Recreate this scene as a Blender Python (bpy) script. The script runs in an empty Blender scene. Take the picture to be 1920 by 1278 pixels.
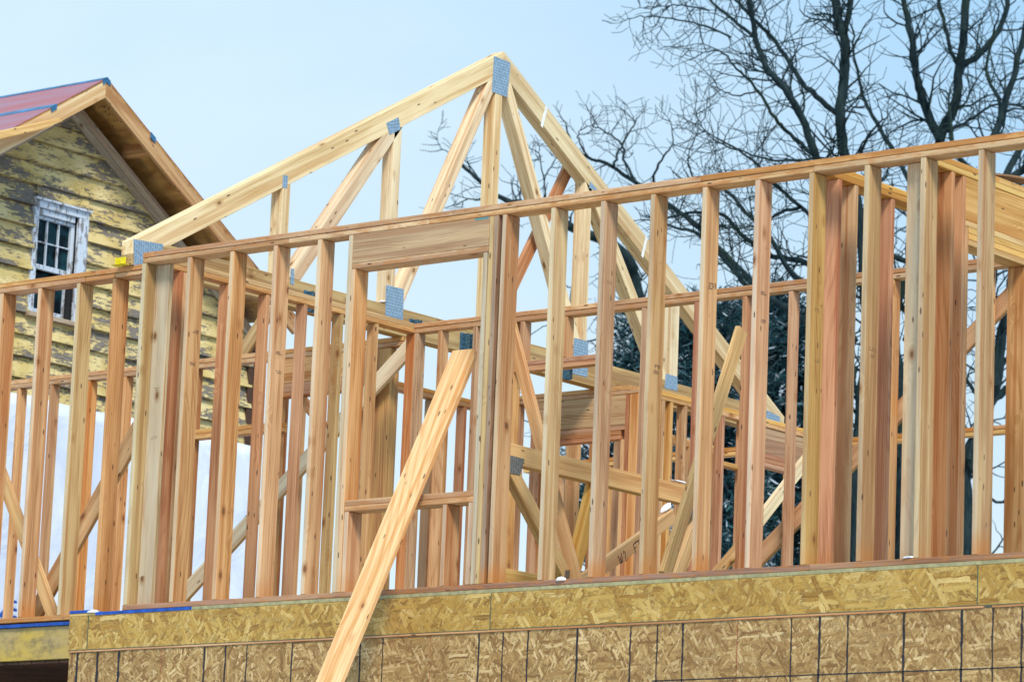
import bpy, bmesh, math, random
from mathutils import Vector, Matrix, noise
R = random.Random(7)
scn = bpy.context.scene

# ------------------------------------------------------------------ camera
CX, CY, CZ, YAW, PITCH, ROLL, FPX = 18.7171, -18.9399, -3.0138, .68080, .18650, .0401, 7122.8
fw = Vector((-math.sin(YAW)*math.cos(PITCH), math.cos(YAW)*math.cos(PITCH), math.sin(PITCH)))
rt0 = Vector((math.cos(YAW), math.sin(YAW), 0)); up0 = rt0.cross(fw)
RT = math.cos(ROLL)*rt0 + math.sin(ROLL)*up0
UP = -math.sin(ROLL)*rt0 + math.cos(ROLL)*up0
CAM = Vector((CX, CY, CZ))
cd = bpy.data.cameras.new('camera'); cam = bpy.data.objects.new('camera', cd)
scn.collection.objects.link(cam); scn.camera = cam
cam.matrix_world = Matrix(((RT.x, UP.x, -fw.x, CX), (RT.y, UP.y, -fw.y, CY), (RT.z, UP.z, -fw.z, CZ), (0, 0, 0, 1)))
cd.sensor_width = 36; cd.lens = FPX/1920*36; cd.clip_start = .5; cd.clip_end = 3000
cd.dof.use_dof = True; cd.dof.focus_distance = 27.3; cd.dof.aperture_fstop = 5.0

# ------------------------------------------------------------------ light
SUN_EL, SUN_AZ = math.radians(46), math.radians(-158)
scn.view_settings.view_transform = 'Standard'; scn.view_settings.look = 'None'
scn.view_settings.exposure = 0.5; scn.view_settings.gamma = 1
world = bpy.data.worlds.new('World'); scn.world = world; world.use_nodes = True
wn = world.node_tree; wn.nodes.clear()
def wnode(t, **k):
    n = wn.nodes.new(t)
    for a, b in k.items(): setattr(n, a, b)
    return n
sky = wnode('ShaderNodeTexSky', sky_type='NISHITA', sun_disc=False, sun_elevation=SUN_EL, sun_rotation=math.radians(200),
            air_density=1.0, dust_density=1.0, ozone_density=1.5)
tc = wnode('ShaderNodeTexCoord'); sep = wnode('ShaderNodeSeparateXYZ'); wn.links.new(tc.outputs['Generated'], sep.inputs[0])
ramp = wnode('ShaderNodeValToRGB')         # thin even overcast, paler towards the horizon
ramp.color_ramp.elements[0].position = 0.10; ramp.color_ramp.elements[0].color = (5.8, 6.85, 7.5, 1)
ramp.color_ramp.elements[1].position = 0.36; ramp.color_ramp.elements[1].color = (3.75, 5.65, 7.35, 1)
e = ramp.color_ramp.elements.new(.20); e.color = (4.9, 6.4, 7.4, 1)
wn.links.new(sep.outputs[2], ramp.inputs[0])
nz = wnode('ShaderNodeTexNoise'); nz.inputs['Scale'].default_value = 2.2; nz.inputs['Detail'].default_value = 3
wn.links.new(tc.outputs['Generated'], nz.inputs['Vector'])
mr = wnode('ShaderNodeMapRange'); mr.inputs[1].default_value = .3; mr.inputs[2].default_value = .7; mr.inputs[3].default_value = .72; mr.inputs[4].default_value = .98
wn.links.new(nz.outputs['Fac'], mr.inputs[0])
mx = wnode('ShaderNodeMixRGB'); wn.links.new(mr.outputs[0], mx.inputs[0]); wn.links.new(sky.outputs[0], mx.inputs[1]); wn.links.new(ramp.outputs[0], mx.inputs[2])
cn = wnode('ShaderNodeTexNoise'); cn.inputs['Scale'].default_value = 5; cn.inputs['Detail'].default_value = 5; cn.inputs['Distortion'].default_value = .4
cm = wnode('ShaderNodeMapping'); cm.inputs['Scale'].default_value = (1, 1, 2.6); wn.links.new(tc.outputs['Generated'], cm.inputs[0]); wn.links.new(cm.outputs[0], cn.inputs['Vector'])
cr_ = wnode('ShaderNodeMapRange'); cr_.inputs[1].default_value = .38; cr_.inputs[2].default_value = .66; cr_.inputs[3].default_value = 0; cr_.inputs[4].default_value = .75
wn.links.new(cn.outputs['Fac'], cr_.inputs[0])
m2 = wnode('ShaderNodeMixRGB'); wn.links.new(cr_.outputs[0], m2.inputs[0]); wn.links.new(mx.outputs[0], m2.inputs[1]); m2.inputs[2].default_value = (5.15, 6.45, 7.4, 1)
bx = wnode('ShaderNodeMath', operation='ADD'); wn.links.new(sep.outputs[0], bx.inputs[0]); wn.links.new(sep.outputs[2], bx.inputs[1])
bm_ = wnode('ShaderNodeMapRange', interpolation_type='SMOOTHSTEP'); bm_.inputs[1].default_value = -.42; bm_.inputs[2].default_value = -.18; bm_.inputs[3].default_value = 0; bm_.inputs[4].default_value = .8
wn.links.new(bx.outputs[0], bm_.inputs[0])
m3 = wnode('ShaderNodeMixRGB'); wn.links.new(bm_.outputs[0], m3.inputs[0]); wn.links.new(m2.outputs[0], m3.inputs[1]); m3.inputs[2].default_value = (2.6, 4.7, 6.9, 1)
bg = wnode('ShaderNodeBackground'); bg.inputs[1].default_value = 0.1; wn.links.new(m3.outputs[0], bg.inputs[0])
wo = wnode('ShaderNodeOutputWorld'); wn.links.new(bg.outputs[0], wo.inputs[0])
sd = bpy.data.lights.new('sun', 'SUN'); sd.energy = 2.7; sd.angle = math.radians(16); sd.color = (1, .93, .83)
so = bpy.data.objects.new('sun', sd); scn.collection.objects.link(so)
sdir = Vector((math.cos(SUN_EL)*math.cos(math.radians(-42)), math.cos(SUN_EL)*math.sin(math.radians(-42)), math.sin(SUN_EL)))
so.rotation_euler = (-sdir).to_track_quat('-Z', 'Y').to_euler(); so.location = (0, -20, 30)
# the sky's sun stands where the lamp stands (rotation is counted clockwise from +Y)
sky.sun_rotation = math.atan2(sdir.x, sdir.y)

# ------------------------------------------------------------------ helpers
def at(px, py, ax, v):
    """point of the plane ax = v that the photo shows at (px, py)"""
    d = fw + RT*(px-960)/FPX + UP*(639-py)/FPX
    i = 'xyz'.index(ax); t = (v-CAM[i])/d[i]
    return CAM + d*t
def tag(o, label=None, cat=None, group=None, kind=None):
    if label: o['label'] = label
    if cat: o['category'] = cat
    if group: o['group'] = group
    if kind: o['kind'] = kind
    return o
def thing(name, loc, label, cat, group=None):
    o = bpy.data.objects.new(name, None); scn.collection.objects.link(o); o.location = loc
    o.empty_display_size = .2
    return tag(o, label, cat, group)
def wpos(p):
    v = Vector(p.location)
    while p.parent: p = p.parent; v += p.location
    return v
def link(name, me, mat, parent=None, smooth=False):
    o = bpy.data.objects.new(name, me); scn.collection.objects.link(o)
    for m in (mat if isinstance(mat, (list, tuple)) else [mat]): me.materials.append(m)
    if parent is not None:
        o.parent = parent
        w = wpos(parent); me.transform(Matrix.Translation(-w))
    if smooth:
        for p in me.polygons: p.use_smooth = True
    return o

class MB:
    """collects timbers and plates, each with grain coordinates, into ONE mesh"""
    def __init__(s): s.v = []; s.f = []; s.g = []; s.mi = []
    def _add(s, bm, frame, mi=0, off=None):
        o, a, b, c = frame
        off = off or Vector((R.uniform(0, 60), R.uniform(-30, 30), R.uniform(-30, 30)))
        n = len(s.v); bm.verts.ensure_lookup_table()
        for i, v in enumerate(bm.verts):
            v.index = i; s.v.append(v.co.copy()); d = v.co-o
            s.g.append(Vector((d.dot(a), d.dot(b)+off.y, d.dot(c)+off.z)) + Vector((round(off.x)*10, 0, 0)))
        for f in bm.faces: s.f.append([n+v.index for v in f.verts]); s.mi.append(mi)
        bm.free()
    def prism(s, pts, ext, long=None, bevel=.003, mi=0):
        """pts: planar outline (3-D), pushed along ext"""
        pts = [Vector(p) for p in pts]; ext = Vector(ext)
        bm = bmesh.new()
        vs = [bm.verts.new(p) for p in pts]; f = bm.faces.new(vs)
        r = bmesh.ops.extrude_face_region(bm, geom=[f])
        bmesh.ops.translate(bm, verts=[g for g in r['geom'] if isinstance(g, bmesh.types.BMVert)], vec=ext)
        bmesh.ops.recalc_face_normals(bm, faces=bm.faces)
        if bevel: bmesh.ops.bevel(bm, geom=bm.edges[:], offset=bevel, segments=1, affect='EDGES')
        if long is None:
            es = [(pts[(i+1) % len(pts)]-pts[i]) for i in range(len(pts))] + [ext]
            long = max(es, key=lambda e: e.length)
        a = Vector(long).normalized(); c = ext.normalized()
        if abs(a.dot(c)) > .9:
            c = (pts[1]-pts[0]).normalized()
        b = a.cross(c).normalized(); c = b.cross(a)
        o = min(pts, key=lambda p: p.dot(a))
        s._add(bm, (o, a, b, c), mi); return s
    def box(s, x0, x1, y0, y1, z0, z1, bevel=.003, long=None, mi=0):
        if x1 < x0: x0, x1 = x1, x0
        if y1 < y0: y0, y1 = y1, y0
        if z1 < z0: z0, z1 = z1, z0
        L = {'x': (1, 0, 0), 'y': (0, 1, 0), 'z': (0, 0, 1)}[long or max((x1-x0, 'x'), (y1-y0, 'y'), (z1-z0, 'z'))[1]]
        return s.prism([(x0, y0, z0), (x1, y0, z0), (x1, y0, z1), (x0, y0, z1)], (0, y1-y0, 0), L, bevel, mi)
    def bar(s, p0, p1, across, w, t, bevel=.003, mi=0, cut0=None, cut1=None):
        """timber p0->p1 (centre line); w wide along 'across', t thick in the third direction"""
        p0 = Vector(p0); p1 = Vector(p1); a = (p1-p0).normalized(); ac = Vector(across)
        ac = (ac-a*ac.dot(a)).normalized(); n = a.cross(ac).normalized()
        q = [p0-ac*w/2-n*t/2, p1-ac*w/2-n*t/2, p1+ac*w/2-n*t/2, p0+ac*w/2-n*t/2]
        return s.prism(q, n*t, a, bevel, mi)
    def build(s, name, mat, parent=None):
        me = bpy.data.meshes.new(name)
        me.from_pydata([tuple(v) for v in s.v], [], s.f)
        at_ = me.attributes.new('gco', 'FLOAT_VECTOR', 'POINT')
        for i, g in enumerate(s.g): at_.data[i].vector = g
        for i, m in enumerate(s.mi): me.polygons[i].material_index = m
        return link(name, me, mat, parent)

# ------------------------------------------------------------------ materials
class NT:
    def __init__(s, name):
        s.m = bpy.data.materials.new(name); s.m.use_nodes = True; s.t = s.m.node_tree; s.t.nodes.clear()
        s.out = s.n('ShaderNodeOutputMaterial'); s.b = s.n('ShaderNodeBsdfPrincipled'); s.l(s.b.outputs[0], s.out.inputs[0])
    def n(s, ty, **k):
        x = s.t.nodes.new(ty)
        for a, b in k.items(): setattr(x, a, b)
        return x
    def l(s, a, b): s.t.links.new(a, b)
    def val(s, sock, v):
        if hasattr(v, 'is_output') or hasattr(v, 'links'): s.l(v, sock)
        else: sock.default_value = v
    def math(s, op, a, b=0.0, c=None, clamp=False):
        x = s.n('ShaderNodeMath', operation=op, use_clamp=clamp); s.val(x.inputs[0], a); s.val(x.inputs[1], b)
        if c is not None: s.val(x.inputs[2], c)
        return x.outputs[0]
    def mix(s, f, a, b, blend='MIX'):
        x = s.n('ShaderNodeMixRGB', blend_type=blend); s.val(x.inputs[0], f)
        for i, v in ((1, a), (2, b)):
            if isinstance(v, tuple): x.inputs[i].default_value = (*v, 1) if len(v) == 3 else v
            else: s.l(v, x.inputs[i])
        return x.outputs[0]
    def step(s, v, lo, hi, a=0., b=1.):
        x = s.n('ShaderNodeMapRange'); s.val(x.inputs[0], v)
        for i, q in enumerate((lo, hi, a, b)): x.inputs[i+1].default_value = q
        return x.outputs[0]
    def attr(s, name='gco'): return s.n('ShaderNodeAttribute', attribute_name=name).outputs['Vector']
    def map(s, v, scale=(1, 1, 1), loc=(0, 0, 0), rot=(0, 0, 0)):
        x = s.n('ShaderNodeMapping'); s.l(v, x.inputs[0]); x.inputs['Scale'].default_value = scale
        x.inputs['Location'].default_value = loc; x.inputs['Rotation'].default_value = rot
        return x.outputs[0]
    def noise(s, v, scale=1., detail=2., rough=.5, dist=0.):
        x = s.n('ShaderNodeTexNoise'); s.l(v, x.inputs['Vector']); x.inputs['Scale'].default_value = scale
        x.inputs['Detail'].default_value = detail; x.inputs['Roughness'].default_value = rough; x.inputs['Distortion'].default_value = dist
        return x.outputs['Fac']
    def vor(s, v, scale=1., feature='F1', rand=1., metric='EUCLIDEAN'):
        x = s.n('ShaderNodeTexVoronoi', feature=feature, distance=metric); s.l(v, x.inputs['Vector'])
        x.inputs['Scale'].default_value = scale; x.inputs['Randomness'].default_value = rand
        return x
    def bump(s, h, strength=.3, dist=.002):
        x = s.n('ShaderNodeBump'); x.inputs['Strength'].default_value = strength; x.inputs['Distance'].default_value = dist
        s.l(h, x.inputs['Height']); s.l(x.outputs[0], s.b.inputs['Normal'])
    def sepx(s, v):
        x = s.n('ShaderNodeSeparateXYZ'); s.l(v, x.inputs[0]); return x.outputs
    def comb(s, a, b, c):
        x = s.n('ShaderNodeCombineXYZ')
        for i, v in enumerate((a, b, c)): s.val(x.inputs[i], v)
        return x.outputs[0]

def wood(name, light, dark, knots=.55, stain=.35, plate=False, foot=.8, rings=1.0, grey=0., nails=.6, front=0.):
    """planed softwood: growth rings, fibre streaks, knots, nail holes and rain stains"""
    light = tuple(c*q for c, q in zip(light, (.93, .885, .745))); dark = tuple(c*q for c, q in zip(dark, (.74, .655, .50)))
    k = NT(name); g = k.attr(); u, v, w = k.sepx(g)
    rnd = k.n('ShaderNodeObjectInfo').outputs['Random']
    low = k.noise(k.map(g, (.55, 3, 3)), 1, 2)
    kn = k.vor(k.map(g, (2.1, 7.5, 7.5)), 1, 'F1', 1.0); kd = kn.outputs['Distance']
    k2 = k.vor(k.map(g, (4.6, 8.5, 8.5), (3, 2, 6)), 1, 'F1', 1.0); kd2 = k2.outputs['Distance']
    hit = k.math('GREATER_THAN', k.sepx(k2.outputs['Color'])[0], 1-knots*.55)
    bend = k.math('MULTIPLY', k.step(kd2, .0, .5, .05, 0.), hit)
    vv = k.math('ADD', k.math('ADD', v, k.math('MULTIPLY', low, .20)), bend)
    ww = k.math('ADD', w, k.math('MULTIPLY', k.noise(k.map(g, (.35, 1, 1), (9, 3, 1)), 1, 1), .35))
    rr = k.math('SQRT', k.math('ADD', k.math('MULTIPLY', vv, vv), k.math('MULTIPLY', ww, ww)))
    rr = k.math('ADD', rr, k.math('MULTIPLY', k.noise(k.map(g, (2, 30, 30)), 1, 2), .006))
    ring = k.step(k.math('SINE', k.math('MULTIPLY', rr, 430.)), .1, 1., 0, 1)
    fib = k.noise(k.map(g, (1.6, 75, 75)), 1, 4, .7)
    streak = k.noise(k.map(g, (.7, 26, 26), (3, 1, 7)), 1, 3, .65)
    blot = k.noise(k.map(g, (.9, 7, 7), (5, 8, 2)), 1, 3, .6)
    f = k.math('ADD', k.math('MULTIPLY', ring, .42*rings), k.math('MULTIPLY', k.step(fib, .36, .70), .55))
    f = k.math('ADD', f, k.math('MULTIPLY', k.step(streak, .46, .66), .75), clamp=True)
    col = k.mix(f, light, dark)
    sap = tuple(min(1, c*q) for c, q in zip(light, (1.10, 1.16, 1.22)))
    col = k.mix(k.step(blot, .46, .62, 0, .6), col, sap)
    hrt = tuple(c*q for c, q in zip(dark, (.98, .80, .68)))
    col = k.mix(k.step(k.noise(k.map(g, (.35, 16, 16), (1, 4, 2)), 1, 2, .6), .50, .62, 0, .6), col, hrt)
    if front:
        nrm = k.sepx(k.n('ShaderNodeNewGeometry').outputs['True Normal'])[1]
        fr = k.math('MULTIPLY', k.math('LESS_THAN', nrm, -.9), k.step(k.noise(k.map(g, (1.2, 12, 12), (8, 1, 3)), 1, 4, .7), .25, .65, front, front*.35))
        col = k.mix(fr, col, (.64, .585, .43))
    hs = k.n('ShaderNodeHueSaturation'); k.l(col, hs.inputs['Color'])
    k.l(k.step(rnd, 0, 1, .494, .504), hs.inputs['Hue']); k.l(k.step(k.math('FRACT', k.math('MULTIPLY', rnd, 7.3)), 0, 1, .88, 1.12), hs.inputs['Value'])
    k.l(k.step(k.math('FRACT', k.math('MULTIPLY', rnd, 3.7)), 0, 1, .86, 1.08), hs.inputs['Saturation'])
    col = hs.outputs[0]
    # knots
    km = k.math('MULTIPLY', k.step(kd2, .135, .09), hit)
    halo = k.math('MULTIPLY', k.step(kd2, .30, .10, 0, .75), hit)
    col = k.mix(halo, col, tuple(c*q for c, q in zip(dark, (.82, .66, .52))))
    kring = k.step(k.math('SINE', k.math('MULTIPLY', kd2, 150.)), -1, 1, .55, 1)
    col = k.mix(k.math('MULTIPLY', km, kring), col, (.15, .06, .025))
    # small dark flecks and nail holes
    fl = k.vor(k.map(g, (6.5, 22, 22), (2, 5, 1)), 1); fp = k.sepx(fl.outputs['Color'])[1]
    fm = k.math('MULTIPLY', k.step(fl.outputs['Distance'], .17, .11), k.math('GREATER_THAN', fp, 1-nails*.6))
    col = k.mix(k.math('MULTIPLY', fm, .85), col, (.07, .03, .018))
    # rain stain where water has soaked in
    sn = k.noise(k.map(g, (9 if plate else 2.2, 30, 30), (7, 7, 7)), 1, 3, .7)
    if plate:
        sm = k.math('MULTIPLY', k.step(sn, .48, .62), stain)
        col = k.mix(sm, col, (.46, .17, .035))
    if foot:
        uf = k.math('MODULO', k.math('ADD', u, 0.0), 10.)
        fmk = k.math('SUBTRACT', k.math('ADD', k.step(uf, .0, .22, .75, 0.), k.math('MULTIPLY', sn, .6)), .42)
        fmk = k.math('MULTIPLY', k.step(fmk, .1, .35), k.math('MULTIPLY', k.step(uf, .02, .26, foot, 0.), k.step(k.math('FRACT', k.math('MULTIPLY', rnd, 5.9)), .5, .95, .03, .9)))
        col = k.mix(fmk, col, (.52, .20, .04))
        rs = k.math('MULTIPLY', k.step(k.noise(k.map(g, (.9, 38, 38), (2, 9, 4)), 1, 3, .6), .62, .7), k.step(k.math('FRACT', k.math('MULTIPLY', rnd, 11.7)), .70, .85, 0, .75))
        col = k.mix(rs, col, (.42, .14, .03))
    if grey:
        gm = k.step(k.noise(k.map(g, (1.5, 18, 18), (4, 4, 4)), 1, 4, .7), .4, .65, 0, grey)
        col = k.mix(gm, col, (.30, .27, .20))
    k.l(col, k.b.inputs['Base Color']); k.b.inputs['Roughness'].default_value = .62
    k.b.inputs['Specular IOR Level'].default_value = .28
    k.bump(k.math('SUBTRACT', k.math('MULTIPLY', fib, .6), km), .35, .0015)
    return k.m
W = {}
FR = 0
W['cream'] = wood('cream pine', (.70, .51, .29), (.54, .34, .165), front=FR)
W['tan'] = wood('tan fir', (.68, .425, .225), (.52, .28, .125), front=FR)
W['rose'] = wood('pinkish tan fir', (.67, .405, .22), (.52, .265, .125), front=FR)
W['brown'] = wood('shaded rose fir', (.46, .26, .15), (.34, .17, .09), front=.3)  # darker rose fir: shade on the stud by the opening put into colour
W['orange'] = wood('orange fir', (.70, .405, .205), (.56, .27, .115))
W['red'] = wood('red fir', (.64, .33, .18), (.49, .21, .10))
W['yellow'] = wood('yellow pine', (.64, .42, .17), (.48, .275, .085))
W['pale'] = wood('pale spruce truss', (.90, .735, .52), (.76, .56, .34), foot=0, knots=.5, rings=.5)
W['honey'] = wood('honey spruce', (.80, .52, .21), (.68, .38, .11), foot=0, knots=.4)
W['chord'] = wood('grained tan chord', (.60, .40, .18), (.40, .235, .085), foot=0, knots=.4, rings=1.5, grey=.2)
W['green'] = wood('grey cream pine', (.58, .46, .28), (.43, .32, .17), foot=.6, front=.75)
W['plate'] = wood('rain stained plate', (.70, .45, .24), (.54, .31, .15), plate=True, stain=.55, foot=0, knots=.4)
W['plate2'] = wood('orange plate', (.70, .40, .165), (.54, .26, .085), plate=True, stain=.7, foot=0, knots=.4)
W['sillplate'] = wood('reddish sill plate', (.42, .235, .15), (.29, .14, .085), plate=True, stain=.55, foot=0, knots=.3)
W['header'] = wood('plywood header', (.64, .415, .215), (.47, .26, .115), foot=0, knots=.5, rings=1.5, grey=.15, nails=.2)
W['lvl'] = wood('bright plywood header', (.72, .46, .21), (.58, .32, .12), foot=0, knots=.1, rings=1.4, nails=.2)
W['old'] = wood('weathered grey trim', (.60, .49, .41), (.38, .29, .23), foot=0, knots=.1, grey=.35)
W['treated'] = wood('olive treated pine', (.74, .43, .10), (.50, .25, .05), foot=0)
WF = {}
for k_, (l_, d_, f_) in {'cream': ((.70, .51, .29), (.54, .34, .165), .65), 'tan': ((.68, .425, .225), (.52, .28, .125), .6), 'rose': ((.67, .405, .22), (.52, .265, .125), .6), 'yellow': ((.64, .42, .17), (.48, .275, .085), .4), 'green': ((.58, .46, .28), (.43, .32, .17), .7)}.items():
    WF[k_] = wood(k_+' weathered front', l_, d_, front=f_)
def osb(name, pal, scale, glossy=.35, streak=0.):
    """oriented strand board: several layers of turned, sharp-edged flakes"""
    k = NT(name); g = k.attr(); u, v, w = k.sepx(g)
    base = k.comb(u, v, 0.0)
    wob = k.noise(k.map(base, (3, 3, 3)), 1, 2)
    warp = k.n('ShaderNodeVectorMath', operation='ADD'); k.l(base, warp.inputs[0])
    wn_ = k.n('ShaderNodeTexNoise'); k.l(base, wn_.inputs['Vector']); wn_.inputs['Scale'].default_value = 9
    sc = k.n('ShaderNodeVectorMath', operation='SCALE'); k.l(wn_.outputs['Color'], sc.inputs[0]); sc.inputs['Scale'].default_value = .035
    k.l(sc.outputs[0], warp.inputs[1]); P = warp.outputs[0]
    cr = k.n('ShaderNodeValToRGB'); cr.color_ramp.interpolation = 'LINEAR'
    for i, (p, c) in enumerate(pal):
        el = cr.color_ramp.elements[i] if i < 2 else cr.color_ramp.elements.new(p)
        el.position = p; el.color = (*c, 1)
    tone = k.step(k.noise(base, 22*scale/10, 4, .7), .3, .7, .2, .7)
    edge = None
    angs = [.1, 1.35, -.7, .75, -.25, -1.2, .45, 2.2, -.05, 1.0]
    for i, a in enumerate(angs):
        q = k.map(P, (1, 1, 1), (i*3.1, i*1.7, 0), (0, 0, a))
        sc_ = scale*(.55, .9, .7, 1.2)[i % 4]
        q = k.map(q, (sc_*(.42+.14*(i % 2)), sc_*(2.2+.7*(i % 3)), 1))
        vo = k.vor(q, 1, 'F1', .85, 'CHEBYCHEV')
        r, gg, b = k.sepx(vo.outputs['Color'])
        jag = k.math('ADD', vo.outputs['Distance'], k.math('MULTIPLY', k.math('SUBTRACT', k.noise(k.map(q, (4, 2, 1)), 1, 4, .75), .5), .42))
        msk = k.math('MULTIPLY', k.math('GREATER_THAN', r, .56), k.math('LESS_THAN', jag, .42))
        ed = k.math('MULTIPLY', msk, k.step(jag, .36, .42, 0, 1))
        gr = k.noise(k.map(q, (.8, 5, 1)), 1, 4, .8)
        t2 = k.math('ADD', k.step(gg, 0, 1, .12, .92), k.math('MULTIPLY', k.math('SUBTRACT', gr, .5), 1.3))
        m_ = k.n('ShaderNodeMix'); k.l(msk, m_.inputs[0]); k.l(tone, m_.inputs[2]); k.l(t2, m_.inputs[3]); tone = m_.outputs[0]
        if edge is None: edge = ed
        else: edge = k.math('MAXIMUM', k.math('MULTIPLY', edge, k.math('SUBTRACT', 1.0, msk)), ed)
    k.l(tone, cr.inputs[0]); col = cr.outputs[0]
    col = k.mix(k.math('MULTIPLY', edge, .55), col, tuple(c*.35 for c in pal[0][1]))
    curl = k.noise(k.map(P, (1, 1, 1)), 60, 4, .8, 1.5)
    col = k.mix(k.step(curl, .57, .66, 0, .75), col, tuple(c*.45 for c in pal[0][1]))
    if streak:
        st = k.noise(k.map(base, (3, 90, 1)), 1, 3, .6)
        col = k.mix(k.step(st, .5, .68, 0, streak), col, tuple(c*.62 for c in pal[1][1]))
    big = k.noise(base, 1.3, 3)
    col = k.mix(k.step(big, .4, .65, 0, .3), col, tuple(c*.8 for c in pal[2][1]))
    k.l(col, k.b.inputs['Base Color']); k.b.inputs['Roughness'].default_value = glossy
    k.b.inputs['Specular IOR Level'].default_value = .3
    k.bump(k.math('SUBTRACT', tone, k.math('MULTIPLY', edge, 1.2)), .45, .003)
    return k.m
M = {}
M['rim'] = osb('yellow strand board', [(0, (.20, .09, .012)), (1, (.70, .50, .19)), (.25, (.37, .195, .035)), (.5, (.50, .30, .062)), (.75, (.58, .375, .10))], 13, .42, .45)
M['osb'] = osb('tan strand board', [(0, (.15, .07, .022)), (1, (.76, .56, .29)), (.25, (.29, .155, .048)), (.5, (.44, .27, .095)), (.75, (.56, .37, .145))], 22, .6)
def mottled():
    k = NT('mottled yellow beam'); g = k.attr()
    n = k.noise(k.map(g, (9, 14, 14)), 1, 5, .7); n2 = k.noise(k.map(g, (2.5, 5, 5)), 1, 3)
    c = k.mix(k.step(n2, .4, .6), (.50, .34, .055), (.42, .30, .11)); c = k.mix(k.step(n, .45, .68, 0, .8), c, (.16, .12, .06))
    k.l(c, k.b.inputs['Base Color']); k.b.inputs['Roughness'].default_value = .6; return k.m
M['beam'] = mottled()
def plain(name, col, rough=.6, metal=0., var=.15, scale=8., bump=.0, spec=.3):
    k = NT(name); tc_ = k.n('ShaderNodeTexCoord').outputs['Object']
    n = k.noise(tc_, scale, 4, .6)
    c = k.mix(k.step(n, .3, .7), tuple(x*(1-var) for x in col), tuple(min(1, x*(1+var)) for x in col))
    k.l(c, k.b.inputs['Base Color']); k.b.inputs['Roughness'].default_value = rough; k.b.inputs['Metallic'].default_value = metal
    k.b.inputs['Specular IOR Level'].default_value = spec
    if bump: k.bump(n, bump, .01)
    return k.m
M['snow'] = plain('snow', (.84, .87, .92), .7, 0, .04, 3, .4)
M['ink'] = plain('black ink', (.025, .025, .03), .8, 0, .3, 30)
M['chalk'] = plain('red chalk', (.38, .07, .05), .9, 0, .4, 60)
M['stamp'] = plain('grade stamp ink', (.11, .07, .06), .8, 0, .3, 30)
M['membrane'] = plain('blue sill membrane', (.012, .075, .36), .35, 0, .4, 14)
M['greenedge'] = plain('green painted panel edge', (.34, .31, .16), .7, 0, .3, 20)
M['yellowtie'] = plain('yellow steel tie', (.75, .66, .02), .4, 0, .15, 20)
M['strap'] = plain('dark steel strap', (.03, .05, .07), .4, .5, .4, 60)
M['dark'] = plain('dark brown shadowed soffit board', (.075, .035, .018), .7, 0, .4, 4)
M['tape'] = plain('white paper tag', (.80, .80, .78), .6)
M['darkroom'] = plain('unlit room', (.02, .02, .022), .9)

def galv(name, base, along):
    k = NT(name); g = k.attr(); u, v, w = k.sepx(g)
    a, b = (u, v) if along else (v, u)
    r1 = k.step(k.math('SINE', k.math('MULTIPLY', b, 262.)), -.1, .7)
    r2 = k.step(k.math('SINE', k.math('ADD', k.math('MULTIPLY', a, 170.), k.math('MULTIPLY', k.math('FLOOR', k.math('MULTIPLY', b, 41.7)), 1.6))), -.9, .0)
    tm = k.math('MULTIPLY', r1, r2)
    col = k.mix(k.step(k.noise(g, 35, 3), .3, .7), tuple(c*.82 for c in base), tuple(c*1.15 for c in base))
    col = k.mix(k.math('MULTIPLY', tm, .6), col, tuple(c*.45 for c in base))
    k.l(col, k.b.inputs['Base Color']); k.b.inputs['Metallic'].default_value = .35; k.b.inputs['Roughness'].default_value = .42
    k.bump(tm, .6, .002); return k.m
M['galv'] = galv('galvanised nail plate', (.31, .43, .54), True)
M['galv2'] = galv('dull nail plate', (.20, .19, .17), True)
M['hanger'] = plain('galvanised hanger', (.10, .20, .27), .35, .6, .7, 55)

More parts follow.
